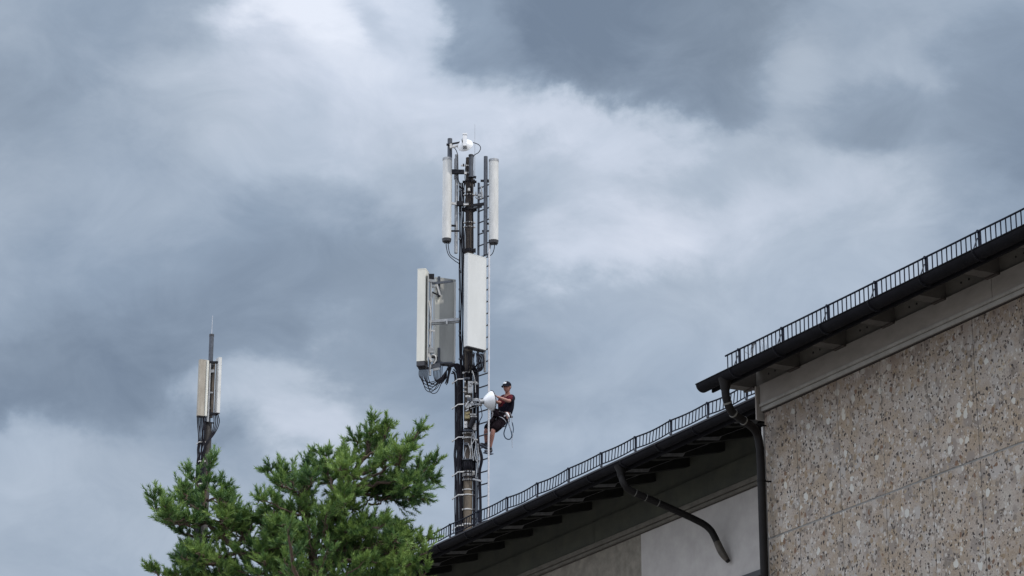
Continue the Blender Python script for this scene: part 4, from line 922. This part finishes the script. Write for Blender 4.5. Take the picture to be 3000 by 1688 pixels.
# ================================================================ the worker
def skin(chains, levels=2):
    """chains: lists of (point, radius[, radius2]); equal points are shared. One continuous skinned mesh."""
    vs = []; rs = []; es = []; idx = {}
    for ch in chains:
        prev = None
        for e in ch:
            k = tuple(round(c, 4) for c in e[0])
            if k not in idx: idx[k] = len(vs); vs.append(Vector(e[0])); rs.append((e[1], e[2] if len(e) > 2 else e[1]))
            i = idx[k]
            if prev is not None and prev != i: es.append((prev, i))
            prev = i
    c0 = vs[0].copy()
    me = bpy.data.meshes.new('tmp'); me.from_pydata([v - c0 for v in vs], es, [])
    o = bpy.data.objects.new('tmp', me); COL.objects.link(o)
    s = o.modifiers.new('s', 'SKIN'); s.use_smooth_shade = True
    if levels: u = o.modifiers.new('u', 'SUBSURF'); u.levels = levels; u.render_levels = levels
    for i, r_ in enumerate(rs): me.skin_vertices[0].data[i].radius = r_; me.skin_vertices[0].data[i].use_root = (i == 0)
    bpy.context.view_layer.update()
    ev = o.evaluated_get(bpy.context.evaluated_depsgraph_get()); em = ev.to_mesh()
    V_ = [v.co + c0 for v in em.vertices]; F_ = [list(p.vertices) for p in em.polygons]
    ev.to_mesh_clear(); bpy.data.objects.remove(o); bpy.data.meshes.remove(me)
    return V_, F_
def sk(m, chains, lv=2): v, f = skin(chains, lv); return m.add(v, f, True)
def lerp(a, b, t): return a + (b - a) * t
def ellipsoid(m, c, ax, ay, az, n=20, k=14, fn=None):
    vs = []; fs = []
    for i in range(k + 1):
        ph = math.pi * i / k
        for j in range(n):
            th = 2 * math.pi * j / n; q = (math.cos(th) * math.sin(ph), math.sin(th) * math.sin(ph), math.cos(ph))
            if fn: q = fn(*q)
            vs.append(c + ax * q[0] + ay * q[1] + az * q[2])
    for i in range(k):
        for j in range(n): fs.append((i * n + j, i * n + (j + 1) % n, (i + 1) * n + (j + 1) % n, (i + 1) * n + j))
    return m.add(vs, fs, True)
J = dict(pel=P(1475, 1219, .33), hl=P(1480, 1224, .22), hr=P(1468, 1220, .42), waist=P(1481, 1203, .31), chest=P(1486, 1182, .27), nb=P(1488, 1161, .22), nk=P(1487, 1152, .19), hd=P(1485.5, 1138, .14),
         sl=P(1500, 1164, .12), el=P(1491, 1176, -.12), wl=P(1455, 1162, -.24), sr=P(1473, 1164, .34), er=P(1463, 1181, .14), wr=P(1452, 1176, -.06),
         kl=P(1444, 1262, .02), al=P(1436, 1314, .12), kr=P(1424, 1260, .20), ar=P(1424, 1300, .30))
WK = thing('person', Vector((J['pel'].x, J['pel'].y, P(1430, 1330, 0).z)), 'worker in dark red shirt, shorts and black cap climbing the ladder and holding a dish', 'person')
Fd = Vector((-.69, -.72, 0)); Ld = Vector((.72, -.69, 0))
body = mb()
sk(body, [[(J['pel'], .12), (J['waist'], .115), (J['chest'], .135), (J['nb'], .085), (J['nk'], .052), (lerp(J['nk'], J['hd'], .7), .055)],
          [(J['chest'], .135), (lerp(J['chest'], J['sl'], .75), .085), (J['sl'], .06), (lerp(J['sl'], J['el'], .5), .05), (J['el'], .04), (lerp(J['el'], J['wl'], .35), .041), (J['wl'], .026)],
          [(J['chest'], .135), (lerp(J['chest'], J['sr'], .75), .085), (J['sr'], .06), (lerp(J['sr'], J['er'], .5), .05), (J['er'], .04), (lerp(J['er'], J['wr'], .35), .041), (J['wr'], .026)],
          [(J['pel'], .12), (J['hl'], .095), (lerp(J['hl'], J['kl'], .5), .078), (J['kl'], .056), (lerp(J['kl'], J['al'], .3), .058), (lerp(J['kl'], J['al'], .65), .042), (J['al'], .033)],
          [(J['pel'], .12), (J['hr'], .095), (lerp(J['hr'], J['kr'], .5), .078), (J['kr'], .056), (lerp(J['kr'], J['ar'], .3), .056), (lerp(J['kr'], J['ar'], .65), .042), (J['ar'], .033)]])
# head: skull narrowing to the jaw, nose, ears, brow, lips
fd = Vector((-.55, -.80, -.12)).normalized(); sdv = fd.cross(ZU).normalized(); upv = sdv.cross(fd).normalized(); hc = P(1485.5, 1136, .15)
def hf(x, y, z):                       # x: side, y: front, z: up
    if z < 0: x *= 1 + .30 * z; y = y * (1 + .10 * z) + (.10 * -z if y > 0 else .28 * z * y)
    if y > .75 and abs(x) < .5: y *= .97
    if -.05 < z < .22 and y > .6 and .18 < abs(x) < .6: y -= .05
    return x, y, z
ellipsoid(body, hc, sdv * .076, fd * .096, upv * .118, fn=hf)
sk(body, [[(hc + fd * .088 + upv * .018, .010), (hc + fd * .108 - upv * .012, .014), (hc + fd * .100 - upv * .028, .010)]], 1)
for sx in (-1, 1):
    ellipsoid(body, hc + sdv * (sx * .077) - upv * .005 - fd * .005, sdv * .012, fd * .018, upv * .03, 10, 8)
    ellipsoid(body, hc + sdv * (sx * .031) + fd * .086 + upv * .010, sdv * .014, fd * .008, upv * .008, 10, 6)
ellipsoid(body, hc + fd * .097 - upv * .052, sdv * .024, fd * .010, upv * .008, 10, 6)
def hand(m, wrist, aim, palm_n, spread, scale=1.0):
    a = aim.normalized(); pn = (palm_n - a * palm_n.dot(a)).normalized(); sd2 = a.cross(pn)
    kn = wrist + a * .085 * scale
    sk(m, [[(wrist, .026, .022), (lerp(wrist, kn, .5), .036, .018), (kn, .038, .015)]], 1)
    for i, Lf in enumerate((.070, .080, .075, .058)):
        b = kn + sd2 * ((i - 1.5) * .020) - a * .008
        p1 = b + a * Lf * .42; p2 = p1 + (a * .55 + pn * .8).normalized() * Lf * .34; p3 = p2 + (a * -.1 + pn).normalized() * Lf * .28
        sk(m, [[(b, .0095), (p1, .0088), (p2, .008), (p3, .0066)]], 1)
    b = wrist + a * .03 - sd2 * .028; p1 = b - sd2 * .024 + a * .026; p2 = p1 + (a * .7 + pn * .5).normalized() * .028; p3 = p2 + (a * .4 + pn * .8).normalized() * .02
    sk(m, [[(b, .013), (p1, .0105), (p2, .0092), (p3, .0075)]], 1)
rimL = P(1446, 1158, -.29); rimR = P(1446, 1184, -.16)
hand(body, J['wl'], rimL - J['wl'] + Vector((0, 0, .01)), Vector((-.3, -.2, -1)), 1)
hand(body, J['wr'], rimR - J['wr'], Vector((-.2, -.6, .7)), 1)
body.build('body', M['skin'], WK)
for sx in (-1, 1):
    m = mb(); ellipsoid(m, hc + sdv * (sx * .031) + fd * .0905 + upv * .010, sdv * .008, fd * .006, upv * .005, 8, 6); m.build('eye', M['hair'], WK)
# shirt: dark with a red front
v, f = skin([[(lerp(J['pel'], J['waist'], -.35), .150), (lerp(J['pel'], J['waist'], .5), .158), (J['waist'], .178), (J['chest'], .196), (lerp(J['chest'], J['nb'], .85), .098), (lerp(J['nb'], J['nk'], .45), .066)],
             [(J['chest'], .196), (lerp(J['chest'], J['sl'], .75), .105), (J['sl'], .082), (lerp(J['sl'], J['el'], .55), .080), (lerp(J['sl'], J['el'], .9), .074)],
             [(J['chest'], .196), (lerp(J['chest'], J['sr'], .75), .105), (J['sr'], .082), (lerp(J['sr'], J['er'], .6), .068), (lerp(J['sr'], J['er'], .98), .060)]])
sh = mb().add(v, f, True); so_ = sh.build('shirt', M['shirt'], WK); so_.data.materials.append(M['shirt_red'])
wl_ = MW[WK.name]
for p in so_.data.polygons:
    q = wl_ @ p.center; e = q - J['chest']
    if e.dot(Fd) - .2 * e.dot(Ld) + .55 * (J['chest'].z - q.z) * -1 > .11 and q.z > J['waist'].z + .04: p.material_index = 1
m = mb(); sk(m, [[(lerp(J['waist'], J['pel'], .35), .138), (J['pel'], .155), (J['hl'], .132), (lerp(J['hl'], J['kl'], .5), .118), (lerp(J['hl'], J['kl'], 1.0), .098)],
                 [(J['pel'], .155), (J['hr'], .132), (lerp(J['hr'], J['kr'], .5), .118), (lerp(J['hr'], J['kr'], 1.02), .098)]])
m.build('shorts', M['shorts'], WK)
m = mb(); q = lerp(J['hl'], J['kl'], .5); m.box(q + Ld * .098 + Vector((0, 0, -.01)), (.12, .035, .13), (J['kl'] - J['hl']).normalized(), Ld, ZU); m.build('pocket', M['shorts'], WK)
for a_, toe, heel in ((J['al'], P(1420, 1322, .0), P(1440, 1325, .14)), (J['ar'], P(1407, 1299, .18), P(1426, 1309, .30))):
    m = mb(); bl = lerp(heel, toe, .62)
    sk(m, [[(a_ + Vector((0, 0, .03)), .044), (a_, .044), (lerp(a_, heel, .8), .046), (lerp(heel, toe, .35) + Vector((0, 0, .012)), .046, .04), (bl, .047, .034), (toe, .036, .026)]]); s0 = m.build('shoe', M['shoe'], WK)
    m = mb(); m.bar(lerp(heel, toe, -.1) + Vector((0, 0, -.042)), lerp(heel, toe, 1.05) + Vector((0, 0, -.03)), .085, .018); m.build('sole', M['sole'], s0)
# hair, cap, brim, patch
m = mb(); ellipsoid(m, hc - fd * .012 + upv * .016, sdv * .081, fd * .096, upv * .108, fn=lambda x, y, z: (x, min(y, .55), max(z, -.30))); m.build('hair', M['hair'], WK)
m = mb(); ellipsoid(m, hc + upv * .052 - fd * .004, sdv * .088, fd * .107, upv * .088, fn=lambda x, y, z: (x, y, max(z, -.12)))
capo = m.build('cap', M['capcloth'], WK)
m = mb(); vs = []; n = 12
for lay in (0, 1):
    for i in range(n + 1):
        a_ = math.pi * (.5 + (i / n - .5) * .86)
        for rr_, dz in ((.100, 0), (.178, -.018)):
            c_, s_ = math.cos(a_), math.sin(a_)
            vs.append(hc + upv * (.046 + dz - lay * .006 - .02 * abs(c_) * (rr_ > .1)) + sdv * (c_ * .085 * (1 if rr_ < .12 else .98)) + fd * (s_ * rr_))
k = 2 * (n + 1); fs = []
for i in range(n):
    a0 = 2 * i; fs += [(a0, a0 + 1, a0 + 3, a0 + 2), (k + a0, k + a0 + 2, k + a0 + 3, k + a0 + 1), (a0 + 1, k + a0 + 1, k + a0 + 3, a0 + 3)]
m.add(vs, fs, True); m.build('brim', M['capcloth'], capo)
m = mb(); vs = []; fs = []
for i in range(7):
    for j in range(4):
        a_ = (i / 6 - .5) * 1.15; b_ = .25 + j / 3 * .52
        vs.append(hc + upv * (.052 + math.sin(b_) * .0905) - fd * .004 + (fd * (math.cos(a_) * .1095) + sdv * (math.sin(a_) * .0905)) * math.cos(b_))
for i in range(6):
    for j in range(3): fs.append((i * 4 + j, i * 4 + j + 1, (i + 1) * 4 + j + 1, (i + 1) * 4 + j))
m.add(vs, fs, True); m.build('cap_patch', M['patch'], capo)
# harness: waist belt, leg loops, white pouch
def loop(c, ax, r, rad, flat=1.0, n=26):
    ax = ax.normalized(); u = ax.orthogonal().normalized(); v_ = ax.cross(u); m = mb()
    m.tube([c + (u * math.cos(2 * math.pi * i / n) + v_ * math.sin(2 * math.pi * i / n)) * r for i in range(n + 1)], rad, 8); return m
m = loop(lerp(J['pel'], J['waist'], .35), J['waist'] - J['pel'], .178, .020); m.build('harness_belt', M['belt'], WK)
for h_, k_ in ((J['hl'], J['kl']), (J['hr'], J['kr'])):
    loop(lerp(h_, k_, .32), k_ - h_, .128, .010).build('leg_loop', M['belt_grey'], WK)
m = mb(); m.bar(P(1450, 1203, .0), P(1462, 1205, .08), .03, .02); m.tube([P(1440, 1200, -.1), P(1443, 1212, -.08), P(1441, 1222, -.05)], .014, 8); m.build('harness_strap', M['belt_grey'], WK)
m = mb(); c = P(1487.5, 1216, .10); ellipsoid(m, c, Vector((.036, -.02, -.02)), Vector((.01, .03, 0)), Vector((-.02, 0, .062)), 14, 10); m.build('pouch', M['glove'], WK)
m = mb(); m.bar(P(1480, 1217, .1), P(1477, 1221, .08), .025, .025); m.build('hook', M['belt_grey'], WK)
m = mb(); m.box(P(1450, 1211, .05), (.13, .12, .17), Fd, Ld, ZU); m.box(P(1451, 1201, .05), (.15, .13, .02), Fd, Ld, ZU); m.build('tool_bag', M['shorts'], WK)
# rope and carabiners hanging from the belt
RP = thing('rope_lanyard', P(1488, 1226, .08), 'dark blue rope loop with carabiners hanging from the hip of the worker', 'rope')
m = mb(); m.tube(cat([P(1488, 1236, .08), P(1484, 1246, .08), P(1478, 1262, .08), P(1476.5, 1272, .08), P(1480, 1282, .08), P(1487, 1287, .08), P(1495, 1286, .08), P(1499.5, 1277, .08), P(1498, 1266, .08), P(1495, 1256, .08), P(1491, 1244, .08), P(1490, 1234, .08)], 5), .012, 8)
m.build('rope', M['rope'], RP)
m = mb(); m.tube(cat([P(1494, 1208, .1), P(1499, 1222, .1), P(1500, 1240, .1), P(1504, 1258, .1), P(1502, 1276, .1), P(1500, 1290, .1), P(1501, 1312, .1)], 5), .0055, 6)
m.tube(cat([P(1489, 1226, .06), P(1491, 1244, .05), P(1497, 1262, .05)], 5), .006, 6); m.build('thin_cord', M['belt_grey'], RP)
m = mb(); m.tube(cat([P(1501, 1238, .1), P(1504, 1256, .1), P(1503, 1268, .1)], 5), .010, 6); m.build('strap_end', M['rope'], RP)
m = mb(); c = P(1490, 1231, .06)
m.tube([c + Vector((math.cos(t) * .022, 0, math.sin(t) * .05)) for t in [2 * math.pi * i / 16 for i in range(17)]], .006, 6); m.build('carabiner', M['belt'], RP)
